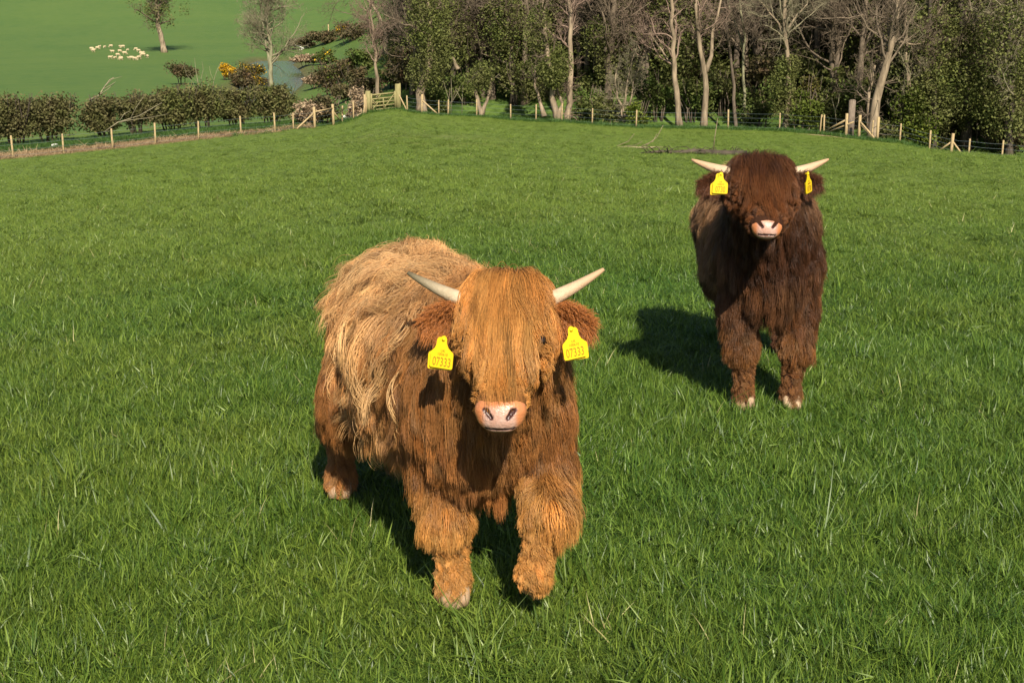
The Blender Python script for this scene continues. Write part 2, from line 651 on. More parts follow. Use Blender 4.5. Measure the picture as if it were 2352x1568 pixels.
GP, GS = [], []
for (ya, yb, dens, sxy, sz) in ((1.3, 4.2, 820, 1.0, 1.0), (4.2, 7, 560, 1.1, 1.0), (7, 12, 310, 1.3, .9), (12, 20, 150, 1.5, .7), (20, 34, 75, 1.7, .5), (34, 60, 26, 1.9, .42), (60, 97, 9, 2.2, .42)):
    wmax = .47 * yb + 1.6
    n = int(dens * (yb - ya) * 2 * wmax)
    x = rng.uniform(-wmax, wmax, n)
    y = rng.uniform(ya, yb, n)
    ok = (np.abs(x) < .47 * y + 1.6) & (fence_d(x, y) < -.2)
    x, y = x[ok], y[ok]
    ok = np.hypot((x - sp[0] - .2) / 2.3, (y - sp[1]) / 2.2) > .8
    x, y = x[ok], y[ok]
    GP.append(np.stack([x, y, hz(x, y)], -1))
    s = .75 + .5 * rng.random(len(x))
    GS.append(np.stack([s * sxy, s * sxy, s * sz], -1))
GP, GS = np.concatenate(GP), np.concatenate(GS)
# taller and shorter patches
patch = .5 + .5 * np.sin(GP[:, 0] * 2.1 + 1.3 * np.sin(GP[:, 1] * 1.7)) * np.sin(GP[:, 1] * 2.6 + np.sin(GP[:, 0] * 1.9))
GS[:, 2] *= .72 + .5 * patch
n = len(GP)
pick = rng.choice(9, n, p=[.172, .172, .172, .172, .172, .058, .058, .006, .018])
rot = np.stack([rng.normal(0, .22, n), rng.normal(0, .22, n), rng.random(n) * 6.28], -1)
grass = scatter('grass', GP, rot, GS, pick, tufts)
tag(grass, 'short green pasture grass of many fine blades', kind='stuff')

# rough growth along the fence, straw strip on the left
rough = bpy.data.collections.new('rough_tufts')
for k in range(3):
    rough.objects.link(bpy.data.objects.new('a_rough_%d' % k, tuft_mesh('rough', 40, .30, .15, .50, .030, .6, M['grass_rough'])))
n = 12000
u = rng.uniform(-.22, .45, n)
D_ = np.interp(u, E_U, E_D)
u[:3500] = rng.uniform(-.46, -.15, 3500)
D_ = np.interp(u, E_U, E_D)
yy = D_ + rng.normal(.8, 1.3, n)
yy[:3500] = D_[:3500] + rng.uniform(3.2, 7.5, 3500)
keep = (u > -.135) | (np.arange(n) < 3500) | (rng.random(n) < .12)
u, yy = u[keep], yy[keep]
RP = np.stack([u * yy, yy, hz(u * yy, yy)], -1)
n = len(RP)
s = .45 + .7 * rng.random(n)
ro = scatter('rough_grass', RP, np.stack([rng.normal(0, .2, n), rng.normal(0, .2, n), rng.random(n) * 6.28], -1), np.stack([s, s, s * .5], -1), rng.integers(0, 3, n), rough)
tag(ro, 'dark rank grass and weeds growing along the wire fence', kind='stuff')
strawc = bpy.data.collections.new('straw_tufts')
for k in range(3):
    strawc.objects.link(bpy.data.objects.new('a_dry_%d' % k, tuft_mesh('dry', 34, .28, .03, .16, .022, 1.2, M['dead_grass'])))
n = 3000
u = rng.uniform(-.46, -.152, n)
D_ = np.interp(u, E_U, E_D)
yy = D_ + rng.uniform(-.3, 3.0, n)
RP = np.stack([u * yy, yy, hz(u * yy, yy)], -1)
s = .5 + .7 * rng.random(n)
ro = scatter('dry_grass', RP, np.stack([rng.normal(0, .3, n), rng.normal(0, .3, n), rng.random(n) * 6.28], -1), np.stack([s, s, s], -1), rng.integers(0, 3, n), strawc)
tag(ro, 'strip of pale dead grass along the fence below the hedge', kind='stuff')


# ------------------------------------------------------------------ fences, gate, posts
def post_mesh(h, r, k=8):
    b = MB()
    b.tube([(0, 0, -.25), (0, 0, h * .5), (.004, 0, h - .02), (.004, 0, h)], [r, r, r * .97, r * .86], k)
    return b.mesh('post')


POSTS = [post_mesh(1.22, .055), post_mesh(1.30, .058), post_mesh(1.15, .052)]
STRAIN = post_mesh(1.45, .095)
for q in POSTS + [STRAIN]:
    q.materials.append(M['post'])


def foot(px):
    """a fence post position in column px (on the line of the fence)"""
    pxs = [e[0] for e in EDGE]
    py = np.interp(px, pxs, [e[1] for e in EDGE])
    Y = np.interp(px, pxs, [e[2] for e in EDGE])
    p = vp(px, py, Y)
    return np.array([p[0], p[1], hp(p[0], p[1])])


def fence(label, posts, strainers=(), braces=(), rails=(), wires=(.22, .5, .8, 1.08), ext=()):
    allp = sorted([(px, 0) for px in posts] + [(px, 1) for px in strainers])
    P0 = foot(allp[0][0])
    root = thing('wire_fence', P0, label, 'fence', 'post and wire fences round the field')
    for q, (px, s) in enumerate(allp):
        o = link('post', STRAIN if s else POSTS[q % 3], None, root, foot(px) - P0, random.random() * 6)
        o.rotation_euler = (random.gauss(0, .02), random.gauss(0, .02), random.random() * 6)
        if s:
            o['label'] = 'thick straining post'
    pts = [foot(px) for px in list(ext[:1]) + [a[0] for a in allp] + list(ext[1:])]
    for h in wires:
        b = MB()
        L = []
        for a, c in zip(pts[:-1], pts[1:]):
            for t in np.linspace(0, 1, 4)[:-1]:
                p = a + (c - a) * t
                p[2] += h - .03 * math.sin(math.pi * t)
                L.append(p - P0 + np.array([0, -.065, 0]))
        L.append(pts[-1] - P0 + np.array([0, -.065, h]))
        b.tube(np.array(L), .006, 3, False)
        b.build('wire', M['wire'], root)
    for (pa, ha, pb, hb, r) in braces:
        a, c = foot(pa), foot(pb)
        b = MB()
        b.tube([a - P0 + np.array([0, -.03, ha]), (a + c) / 2 - P0 + np.array([0, -.03, (ha + hb) / 2]), c - P0 + np.array([0, -.03, hb])], r, 7)
        b.build('brace', M['post'], root)
    for (pa, ha, pb, hb) in rails:
        a, c = foot(pa), foot(pb)
        b = MB()
        b.tube([a - P0 + np.array([0, -.02, ha]), c - P0 + np.array([0, -.02, hb])], .05, 7)
        b.build('rail', M['post'], root)
    return root


fence('long wire fence on pale posts in front of the dark hedge', [-88, 30.6, 146.6, 259, 357, 456, 554, 632, 674], [723, 766, 838],
      braces=[(682, .12, 722, 1.05, .055), (767, .95, 784, .1, .05), (834, .05, 842, 1.2, .05)], rails=[(724, 1.12, 766, 1.18)], ext=(-200,))
# single posts that stand on between the rail and the gate are part of the same run
fence('short wire fence piece between the two railed posts and the wooden gate', [786, 812, 841], [], ext=(), wires=(.4, .9))
fence('wire fence with thin posts running in front of the wood from the gate', [936, 1008, 1029, 1095, 1173, 1231, 1290, 1360, 1461, 1672, 1790, 1883], [969],
      braces=[(916, 1.15, 935, .12, .05), (971, 1.0, 1006, .12, .055)])
fence('corner wire fence with long diagonal props around the tall dark post', [1892, 2002], [1943, 1972, 2014],
      braces=[(1888, .12, 1943, 1.10, .06), (1892, .05, 1958, 1.0, .05), (1973, 1.05, 2010, .12, .06), (1976, .85, 2013, .0, .05)])
fence('wire fence dropping away behind the brow towards the dark trees', [2066, 2134, 2224, 2300, 2420], [2183],
      braces=[(2184, 1.0, 2215, .1, .05), (2150, .1, 2182, .95, .05)], ext=(2014,))

# tall weathered post at the corner
f = gp(1961, 309) if False else foot(1961) + np.array([0, .9, 0])
f[2] = hp(f[0], f[1])
b = MB()
b.box((0, 0, 1.0), (.36, .30, 2.5), None)
b.box((0, 0, 2.275), (.30, .24, .05), None)
o = b.build('timber_post', M['post_old'], None, loc=f)
tag(o, 'tall thick weathered square timber post standing in the fence corner', 'post')

# field gate and its two posts
ga, gb = foot(853), foot(909)
root = thing('field_gate', ga, 'mossy wooden five bar gate closed between two stout posts', 'gate')
gd = gb - ga
Lg = float(np.hypot(gd[0], gd[1]))
gu = gd / Lg


def gpt(s, h, off=0.0):
    return gu * s + np.array([0, off, h])


for h in (.16, .42, .68, .94, 1.24):
    b = MB()
    b.tube([gpt(.02, h), gpt(Lg * .5, h), gpt(Lg - .02, h)], .058 if h < 1.2 else .068, 4)
    b.build('bar', M['gate_wood'], root)
for s in (.03, Lg - .03):
    b = MB()
    b.tube([gpt(s, .05, -.05), gpt(s, 1.36, -.05)], .08, 4)
    b.build('stile', M['gate_wood'], root)
for (s0, h0, s1, h1) in ((Lg * .48, .12, Lg - .05, 1.22), (.05, .16, Lg * .30, .70), (Lg * .27, .95, Lg * .40, 1.22), (Lg * .5, .16, Lg * .5, .95), (.05, 1.0, Lg * .22, .5)):
    b = MB()
    b.tube([gpt(s0, h0, -.06), gpt(s1, h1, -.06)], .042, 4)
    b.build('gate_brace', M['gate_wood'], root)
b = MB()
b.box((0, 0, .7), (.34, .24, 1.75))
o = b.build('gate_post', M['gate_wood'], None, loc=foot(846.5))
tag(o, 'square gate post beside the latch end of the gate next to slim posts', 'post')
b = MB()
b.box((0, 0, .85), (.40, .26, 2.0))
b.box((.14, 0, 1.87), (.12, .2, .06))
o = b.build('gate_post', M['gate_wood'], None, loc=foot(915))
tag(o, 'tallest stout mossy gate post at the hinge end of the wooden gate', 'post')

# lone post far off above the stream
f = gp(755, 87)
o = link('marker_post', post_mesh(2.6, .13), M['post'], None, f)
tag(o, 'lone pale post on the bank far beyond the stream', 'post')


# ------------------------------------------------------------------ branches, stones
def stick(b, P, r0, r1, k=5):
    P = np.asarray(P, float)
    b.tube(P, np.linspace(r0, r1, len(P)), k)


f = gp(1560, 357)
root = thing('fallen_branch', f, 'dark broken branch lying in the grass behind the dark brown calf', 'branch')
b = MB()
stick(b, [(-.9, .1, .03), (-.45, .03, .08), (0, -.05, .07), (.35, -.02, .10), (.75, -.14, .07), (1.5, -.2, .05)], .025, .085)
b.build('limb', M['bark_dark'], root)
b = MB()
for q in range(26):
    s = random.uniform(-.8, 1.3)
    a = random.uniform(-1, 1)
    stick(b, [(s, -.05, .07), (s + .2 * a, random.uniform(-.2, .2), .10 + .1 * random.random()), (s + .4 * a, random.uniform(-.3, .3), .06 + .14 * random.random())], .014, .005, 3)
b.build('twig', M['bark_dark'], root)
b = MB()
stick(b, [(.75, -.12, .08), (.78, -.1, .45), (.83, -.1, .85)], .012, .005, 4)
b.build('shoot', M['bark_pale'], root)

f = gp(1452, 343)
root = thing('fallen_branch', f, 'thin pale dead branch with upright shoots lying on open grass', 'branch')
b = MB()
stick(b, [(-.7, .1, .03), (-.2, 0, .06), (.3, -.05, .05), (.8, .1, .04)], .012, .025)
b.build('limb', M['bark_pale'], root)
for q in ((-.1, .4, .40), (.1, .45, .2), (.55, .25, .40), (.65, .4, .62)):
    b = MB()
    stick(b, [(q[0] - .3, 0, .08), (q[0], .05, q[2] * .5), (q[0] + q[1] * .4, .1, q[2])], .011, .005, 4)
    b.build('shoot', M['bark_pale'], root)


def rock(name, px, py, s, label, mat='stone', sq=.6, off=None):
    f = gp(px, py) if off is None else off
    n1, n2 = 8, 6
    V = []
    for a in range(1, n2):
        for c in range(n1):
            th, phh = math.pi * a / n2, 2 * math.pi * c / n1
            r = s * (1 + random.uniform(-.18, .18))
            V.append((r * math.sin(th) * math.cos(phh), r * math.sin(th) * math.sin(phh), r * sq * math.cos(th)))
    V += [(0, 0, s * sq), (0, 0, -s * sq)]
    F4 = [[(a * n1 + c), (a * n1 + (c + 1) % n1), ((a + 1) * n1 + (c + 1) % n1), ((a + 1) * n1 + c)] for a in range(n2 - 2) for c in range(n1)]
    T = len(V) - 2
    F3 = [[T, (c + 1) % n1, c] for c in range(n1)] + [[T + 1, (n2 - 2) * n1 + c, (n2 - 2) * n1 + (c + 1) % n1] for c in range(n1)]
    b = MB()
    b.add(V, F3, F4)
    o = b.build(name, M[mat], None, True, f + np.array([0, 0, s * sq * .4]))
    return tag(o, label, 'stone')


rock('boulder', 792, 272, .28, 'white boulder at the foot of the fence near the gate')
o = rock('feed_sack', 126, 338, .32, 'crumpled white sack lying in the dead grass by the hedge', sq=.45)
o['category'] = 'sack'


# ------------------------------------------------------------------ implicit surfaces (animals)
def cone_sdf(P, a, b, ra, rb):
    a, b = np.asarray(a, float), np.asarray(b, float)
    ab = b - a
    t = np.clip(((P - a) @ ab) / max(ab @ ab, 1e-9), 0, 1)
    d = np.linalg.norm(P - a - t[..., None] * ab, axis=-1)
    return d - (ra + (rb - ra) * t)


def smin(a, b, k):
    h = np.clip(.5 + .5 * (b - a) / k, 0, 1)
    return b + (a - b) * h - k * h * (1 - h)


def surface_nets(v, org, step):
    nx, ny, nz = v.shape
    ins = v < 0
    corners = [(i, j, k) for i in (0, 1) for j in (0, 1) for k in (0, 1)]
    sl = lambda c: (slice(c[0], nx - 1 + c[0]), slice(c[1], ny - 1 + c[1]), slice(c[2], nz - 1 + c[2]))
    cnt = sum(ins[sl(c)].astype(int) for c in corners)
    mixed = (cnt > 0) & (cnt < 8)
    idx = -np.ones(mixed.shape, int)
    I = np.argwhere(mixed)
    idx[mixed] = np.arange(len(I))
    acc = np.zeros((len(I), 3))
    num = np.zeros(len(I))
    for c in corners:
        for ax in range(3):
            if c[ax]:
                continue
            d = list(c)
            d[ax] = 1
            va = v[I[:, 0] + c[0], I[:, 1] + c[1], I[:, 2] + c[2]]
            vb = v[I[:, 0] + d[0], I[:, 1] + d[1], I[:, 2] + d[2]]
            cr = (va < 0) != (vb < 0)
            t = np.where(cr, va / np.where(cr, va - vb, 1), 0)
            p = np.tile(np.array(c, float), (len(I), 1))
            p[:, ax] += t
            acc += p * cr[:, None]
            num += cr
    Vv = (I + acc / num[:, None]) * step + org
    quads = []
    for ax in range(3):
        b, c = [(1, 2), (2, 0), (0, 1)][ax]
        lo = [slice(1, -1)] * 3
        lo[ax] = slice(0, v.shape[ax] - 1)
        hi = list(lo)
        hi[ax] = slice(1, v.shape[ax])
        lo[b] = hi[b] = slice(1, v.shape[b] - 1)
        lo[c] = hi[c] = slice(1, v.shape[c] - 1)
        A, B = ins[tuple(lo)], ins[tuple(hi)]
        E = np.argwhere(A != B)
        off = np.zeros(3, int)
        off[b] = off[c] = 1
        E0 = E + off
        flip = A[tuple(E.T)]
        eb, ec = np.zeros(3, int), np.zeros(3, int)
        eb[b] = 1
        ec[c] = 1
        q = np.stack([idx[tuple((E0 - eb - ec).T)], idx[tuple((E0 - ec).T)], idx[tuple(E0.T)], idx[tuple((E0 - eb).T)]], -1)
        q[~flip] = q[~flip][:, ::-1]
        quads.append(q)
    Q = np.concatenate(quads)
    return Vv, Q[(Q >= 0).all(1)]


def grid_sdf(prims, lo, hi, step, chunk=None):
    """prims: list of (a, b, ra, rb, k[, sx]) ; returns values, origin"""
    lo, hi = np.asarray(lo, float), np.asarray(hi, float)
    n = np.ceil((hi - lo) / step).astype(int) + 1
    g = np.stack(np.meshgrid(*[lo[q] + step * np.arange(n[q]) for q in range(3)], indexing='ij'), -1)
    v = None
    for pr in prims:
        d = cone_sdf(g, *pr[:4])
        v = d if v is None else smin(v, d, pr[4])
    return v, lo


# ------------------------------------------------------------------ sheep in the far pasture
def sheep_mesh(graze):
    pr = [((0, -.32, .55), (0, .34, .56), .24, .25, .05), ((0, -.2, .62), (0, .2, .62), .2, .2, .08)]
    hd = ((0, -.62, .22), (0, -.78, .10)) if graze else ((0, -.60, .80), (0, -.80, .74))
    pr += [((0, -.42, .62), hd[0], .13, .10, .06), (hd[0], hd[1], .10, .065, .04)]
    for x in (-.13, .13):
        for y in (-.32, .34):
            pr.append(((x, y, .45), (x, y, .0), .075, .04, .03))
    v, o = grid_sdf(pr, (-.4, -1.0, -.15), (.4, .8, 1.1), .065)
    V, Q = surface_nets(v, o, .065)
    return mesh_np('sheep', V, [Q], None, True)


SH = [sheep_mesh(True), sheep_mesh(False)]
for q in SH:
    q.materials.append(M['wool'])
SHEEP = [(610, 330), (650, 313), (685, 312), (725, 308), (785, 308), (803, 312), (735, 343), (783, 340), (835, 330), (888, 326), (905, 338), (720, 383), (755, 380),
         (770, 366), (790, 390), (815, 355), (845, 385), (868, 382), (908, 387), (935, 365), (963, 378), (612, 340), (600, 326), (637, 320), (745, 386), (882, 392), (925, 358), (860, 388)]
SPECIAL = {0: 'sheep at the left end of the flock on the far pasture', 20: 'lowest sheep in the right half of the far flock', 4: 'bright sheep standing at the top middle of the far flock',
           17: 'cream sheep at the right front of the flock, nearest the lone tree'}
SHEEP[17], SHEEP[20] = (963, 378), (790, 391)
for q, (cx, cy) in enumerate(SHEEP):
    f = gp(cx * .3516, cy * .3516 + 1.5)
    o = link('sheep', SH[q % 5 == 1], None, None, f, random.choice([1.57, -1.57]) + random.gauss(0, .6))
    s = random.uniform(.8, 1.1) * (.78 if q % 4 else .58)
    o.scale = (s, s, s)
    tag(o, SPECIAL.get(q, 'one of the small cream sheep scattered inside the flock on the far pasture'), 'sheep', 'sheep on the far pasture')

# ------------------------------------------------------------------ trees and shrubs
def grow_tree(path, r0, r1, h_fork, blen, n1, seed, n2=6, n3=5, n4=3, spread=1.0, droop=0.0, twig_r=.013, fine=1.0, low=0, lim=1):
    """branching from a trunk path; returns (limb mesh builder, twig mesh builder)"""
    rg = np.random.default_rng(seed)
    T, C = MB(), MB()
    path = np.asarray(path, float)
    # resample the trunk with a little wander
    seg = np.linalg.norm(np.diff(path, axis=0), axis=1)
    s = np.concatenate([[0], np.cumsum(seg)])
    m = max(8, int(s[-1] / .8))
    ss = np.linspace(0, s[-1], m)
    P = np.stack([np.interp(ss, s, path[:, q]) for q in range(3)], -1)
    P[1:-1] += rg.normal(0, .045, (m - 2, 3)) * np.array([1, 1, .2])
    rad = r0 + (r1 - r0) * (ss / s[-1]) ** .8
    rad[0] *= 1.45
    rad *= 1 + .10 * np.sin(ss * 3.1 + seed) * (rg.random(m) - .2)
    P[0, 2] -= .3
    T.tube(P, rad, 9)

    def kids(P, rad, n, f0, L, lvl, ang):
        m = len(P)
        ts = f0 + (1 - f0) * (np.arange(n) + rg.random(n)) / n
        for q, t in enumerate(ts):
            k = min(int(t * (m - 1)), m - 2)
            fr = t * (m - 1) - k
            p = P[k] * (1 - fr) + P[k + 1] * fr
            d0 = unit(P[k + 1] - P[k])
            rr_ = rad[k] * (1 - fr) + rad[k + 1] * fr
            a = rg.normal(ang, .22)
            v = unit(np.cross(d0, rg.normal(size=3)))
            d = unit(d0 * math.cos(a) + v * math.sin(a))
            ln = L * (1.1 - .6 * t) * rg.uniform(.6, 1.25)
            branch(p, d, ln, min(rr_ * .42, r0 * .34), lvl)

    def branch(p, d, L, r, lvl):
        ns = 6 if lvl <= 1 else (4 if lvl == 2 else 3)
        pts = [p]
        for q in range(ns):
            d = unit(d + rg.normal(0, .20 + .06 * lvl, 3) + np.array([0, 0, (.13 if lvl < 3 else .03) - droop * .2]))
            pts.append(pts[-1] + d * L / ns)
        pts = np.array(pts)
        tip = max(r * .35, twig_r * .45)
        rad = np.linspace(r, tip, ns + 1)
        (T if lvl < lim else C).tube(pts, rad, 5 if lvl <= 1 else (4 if lvl == 2 else 3), False, rg.random())
        if lvl == 1:
            kids(pts, rad, max(2, int(n2 * fine)), .2, L * .55, 2, .75 * spread)
        elif lvl == 2:
            kids(pts, np.maximum(rad, twig_r), max(2, int(n3 * fine)), .15, L * .6, 3, .8)
        elif lvl == 3 and n4:
            kids(pts, np.full(ns + 1, twig_r), n4, .2, L * .55, 4, .8)
    kids(P, rad, n1, h_fork, blen, 1, .85 * spread)
    for q in range(low):
        k = rg.integers(1, max(2, int(m * h_fork)))
        a = rg.random() * 6.28
        branch(P[k], np.array([math.cos(a), math.sin(a) * .6, .25]), blen * .3, .03, 3)
    return T, C, P


def px_path(pts, off):
    """trunk path from photograph points (first = foot), standing OFF metres behind the fence"""
    f = beyond(pts[0][0], off)
    out = [np.zeros(3)]
    dy = 0
    for (px, py) in pts[1:]:
        dy += random.uniform(-.3, .3)
        v = vp(px, py, f[1] + dy)
        out.append(v - f)
    return f, np.array(out)


def ivy_leaves(P, h0, h1, rad, n, size=.15, lump=.5, seed=0):
    """leaves wrapped round a trunk path between two heights"""
    rg = np.random.default_rng(seed)
    size, n = size * .8, int(n * 1.4)
    b = MB()
    zs = P[:, 2]
    nl = max(3, int((h1 - h0) * 2.2))
    cz = rg.uniform(h0, h1, nl)
    ca = rg.random(nl) * 6.28
    C = []
    for z, a in zip(cz, ca):
        c = np.array([np.interp(z, zs, P[:, q]) for q in range(2)] + [z])
        prof = rad * (.55 + .6 * math.sin(math.pi * min(1, max(0, (z - h0) / (h1 - h0)))) ** .6)
        c[:2] += np.array([math.cos(a), math.sin(a)]) * prof * lump
        k = n // nl
        v = unit(rg.normal(size=(k, 3)))
        C.append(c + v * (prof * rg.uniform(.35, 1.0, k) ** .6)[:, None] * np.array([1, 1, 1.25]))
    C = np.concatenate(C)
    b.leaves(C, size * rg.uniform(.6, 1.3, len(C)))
    return b


def tree(label, pts, off, r0, seed, bark='bark', twig='twig', r1=None, h_fork=.45, blen=3.2, n1=10, ivy=None, ivy_mat='ivy', group=None, name='bare_tree', extra=None, **kw):
    f, path = px_path(pts, off)
    T, C, P = grow_tree(path, r0, r1 if r1 else r0 * .35, h_fork, blen, int(n1 * 1.5), seed, **kw)
    for q, (e, er) in enumerate(extra or []):
        _, ep = px_path(e, off)
        f2 = vp(e[0][0], e[0][1], f[1]) - f
        ep = np.array([f2] + [vp(a, c, f[1] + .25 * (k + 1)) - f for k, (a, c) in enumerate(e[1:])])
        T2, C2, _ = grow_tree(ep + np.array([0, 0, .3]) * (np.arange(len(ep)) == 0)[:, None], er, er * .4, .35, blen * .7, max(6, int(n1 * .8)), seed + 50 + q, **kw)
        T.V += T2.V
        T.A += T2.A
        T.F3 += [a + T.n for a in T2.F3]
        T.F4 += [a + T.n for a in T2.F4]
        T.n += T2.n
        C.V += C2.V
        C.A += C2.A
        C.F3 += [a + C.n for a in C2.F3]
        C.F4 += [a + C.n for a in C2.F4]
        C.n += C2.n
    root = thing(name, f, label, 'tree', group)
    T.build('trunk', M[bark], root, True)
    if C.n:
        C.build('crown', M[twig], root)
    for k, iv in enumerate(ivy or []):
        h0, h1, rad, n = iv[:4]
        ivy_leaves(P, h0, h1, rad, n, iv[4] if len(iv) > 4 else .15, seed=seed + k).build('ivy', M[ivy_mat], root)
    return root


WG = 'trees along the edge of the wood'
# pasture tree with its own shadow
f = gp(378, 121)
root = thing('pasture_tree', f, 'lone tree with a bare pale trunk and dark ivy crown on the far pasture', 'tree')
k_ = f[1] / FPX
pp = np.array([(0, 0, 0), (-4 * k_, .2, 22 * k_), (-10 * k_, 0, 55 * k_), (-12 * k_, .3, 95 * k_), (-8 * k_, 0, 150 * k_), (-5 * k_, 0, 190 * k_)])
T, C, P = grow_tree(pp, .56, .25, .30, 6.2, 34, 5, twig_r=.038, n2=7, n3=6, n4=3)
T.build('trunk', M['bark_pale'], root, True)
C.build('crown', M['twig'], root)
b = MB()
for q in range(60):
    c = np.array([np.interp(z := random.uniform(68, 190) * k_, P[:, 2], P[:, 0]), 0, z]) + rng.normal(0, 1, 3) * np.array([1.9, 1.9, .5]) * (.5 + z / (150 * k_))
    b.leaves(c + rng.normal(0, .6, (50, 3)), .24 * rng.uniform(.6, 1.3, 50))
b.build('foliage', M['ivy'], root)
for q in range(5):
    pass

# broad pale bare tree beside the stream
f = vp(622, 196, 168.0)
f[2] = hp(f[0], f[1])
root = thing('bare_tree', f, 'tall airy grey green bare tree with a double trunk beside the stream', 'tree')
k_ = f[1] / FPX
pp = np.array([(0, 0, 0), (1 * k_, 0, 45 * k_), (3 * k_, .3, 90 * k_), (-2 * k_, 0, 150 * k_), (2 * k_, 0, 215 * k_), (0, 0, 260 * k_)])
T, C, P = grow_tree(pp, .32, .10, .16, 6.6, 36, 11, n2=8, n3=6, n4=3, twig_r=.026, spread=1.15, droop=.25)
T2, C2, _ = grow_tree(np.array([(0, .2, 48 * k_), (-8 * k_, .5, 90 * k_), (-14 * k_, .2, 150 * k_), (-12 * k_, .4, 230 * k_)]), .2, .07, .12, 5.4, 22, 12, n2=7, n3=6, n4=3, twig_r=.026, droop=.25)
for A, B in ((T, T2), (C, C2)):
    A.V += B.V
    A.A += B.A
    A.F3 += [q + A.n for q in B.F3]
    A.F4 += [q + A.n for q in B.F4]
    A.n += B.n
T.build('trunk', M['bark_green'], root, True)
C.build('crown', M['twig_pale'], root)

tree('small bare tree with a slim pale trunk and pinkish crown behind the gate', [(868, 191), (863, 150), (862, 110), (855, 60), (850, 15), (845, -20)], 9, .17, 21, 'bark_pale', 'twig_pink', h_fork=.33, blen=3.0, n1=18, n2=7, n3=6, group=WG)
tree('bare tree leaning out over the pasture at the left end of the wood', [(905, 150), (880, 60), (850, 0), (800, -40), (740, -70)], 34, .22, 22, 'bark_pale', 'twig', h_fork=.35, blen=6.5, n1=14, droop=.9, n3=5, twig_r=.018, group=WG)
tree('pollard with a torn pale stump and a tall dark ivy crown by the fence', [(968, 262), (967, 235), (968, 205), (985, 150), (990, 90), (985, 10), (980, -60)], 2.2, .42, 23, 'bark_pale', 'twig', r1=.12, h_fork=.55, blen=3.4, n1=11,
     ivy=[(2.3, 8.5, 1.35, 5200, .15), (5, 11, 1.2, 2600, .15)], name='ivy_tree', group=WG)
tree('low split trunk forming a pale V with ivy on top beside the fence', [(1106, 264), (1098, 235), (1092, 205), (1100, 170)], 1.6, .22, 24, 'bark_pale', 'twig_pale', h_fork=.6, blen=1.8, n1=6, n2=4, ivy=[(1.9, 4.2, .75, 1700, .14)],
     extra=[([(1107, 262), (1118, 235), (1125, 205), (1130, 180)], .15)], name='split_tree', group=WG)
tree('ivy grown tree with twisted pale stems just left of the tall pink trunk', [(1282, 272), (1272, 235), (1268, 190), (1255, 120), (1250, 40), (1245, -40)], 1.8, .26, 25, 'bark_pale', 'twig', h_fork=.4, blen=3.0, n1=10,
     ivy=[(3.2, 7.5, 1.2, 3600, .15)], extra=[([(1284, 270), (1292, 240), (1280, 205)], .14), ([(1250, 268), (1240, 235), (1228, 190), (1230, 150)], .15)], name='ivy_tree', group=WG)
tree('tall straight pinkish trunk with short twigs all the way up', [(1304, 268), (1308, 220), (1310, 150), (1312, 80), (1310, 20), (1308, -60)], 3.2, .25, 26, 'bark_pale', 'twig_pink', r1=.12, h_fork=.5, blen=3.6, n1=16, low=40, group=WG)
tree('multi stemmed pale bare shrub tree in front of brown thicket', [(1432, 275), (1436, 235), (1440, 200), (1452, 150), (1462, 110)], 3.5, .11, 27, 'bark_pale', 'twig_pale', h_fork=.25, blen=2.6, n1=10, low=14,
     extra=[([(1436, 270), (1420, 225), (1412, 180), (1425, 140)], .08), ([(1440, 270), (1452, 225), (1456, 180), (1475, 140)], .08), ([(1428, 272), (1424, 240), (1405, 200)], .06)], name='shrub_tree', group=WG)
tree('slim pale trunk forking low with a long branch reaching left', [(1563, 290), (1558, 240), (1550, 180), (1546, 120), (1545, 40), (1540, -40)], 1.2, .24, 28, 'bark_pale', 'twig_pink', r1=.1, h_fork=.42, blen=3.4, n1=13,
     extra=[([(1550, 165), (1530, 130), (1505, 95), (1480, 65)], .09)], group=WG)
tree('pale trunk forking into an upright Y behind the dark calf', [(1617, 284), (1620, 240), (1622, 190), (1618, 150), (1606, 100), (1598, 20), (1592, -50)], 1.6, .25, 29, 'bark_pale', 'twig_pink', r1=.09, h_fork=.55, blen=3.2, n1=10,
     extra=[([(1621, 165), (1633, 130), (1640, 70), (1655, 0), (1665, -50)], .14)], group=WG)
tree('thin leaning bare trunk just right of the forked pale tree', [(1691, 265), (1686, 210), (1680, 150), (1673, 80), (1665, 20), (1660, -40)], 4.0, .15, 30, 'bark', 'twig', h_fork=.5, blen=2.8, n1=10, group=WG)
tree('pair of thin mossy bare trunks crossing high up', [(1714, 272), (1710, 220), (1708, 150), (1712, 80), (1700, 20), (1696, -40)], 5.5, .14, 31, 'bark_green', 'twig', h_fork=.5, blen=3.0, n1=10,
     extra=[([(1705, 110), (1690, 60), (1675, 25), (1668, -20)], .09)], group=WG)
tree('straight bare trunk with ivy at its foot and upswept branches', [(1803, 283), (1808, 240), (1812, 170), (1806, 110), (1802, 50), (1804, -10), (1806, -60)], 2.4, .22, 32, 'bark_pale', 'twig_pale', r1=.1, h_fork=.5, blen=4.2, n1=13,
     ivy=[(.9, 4.6, .85, 2600, .14)], extra=[([(1805, 75), (1825, 45), (1848, 15), (1865, -15)], .08), ([(1804, 95), (1785, 50), (1760, 20), (1735, -10)], .08)], group=WG)
tree('thick pale leaning trunk with peeling bark behind the corner post', [(2006, 305), (2008, 255), (2022, 190), (2036, 140), (2048, 100), (2060, 30), (2065, -50)], 2.5, .37, 33, 'bark_pale', 'twig', r1=.09, h_fork=.45, blen=4.4, n1=14,
     extra=[([(2000, 300), (1994, 250), (1998, 200), (2010, 150)], .17), ([(2045, 105), (2075, 98), (2100, 104), (2125, 96)], .1)], low=16, group=WG)
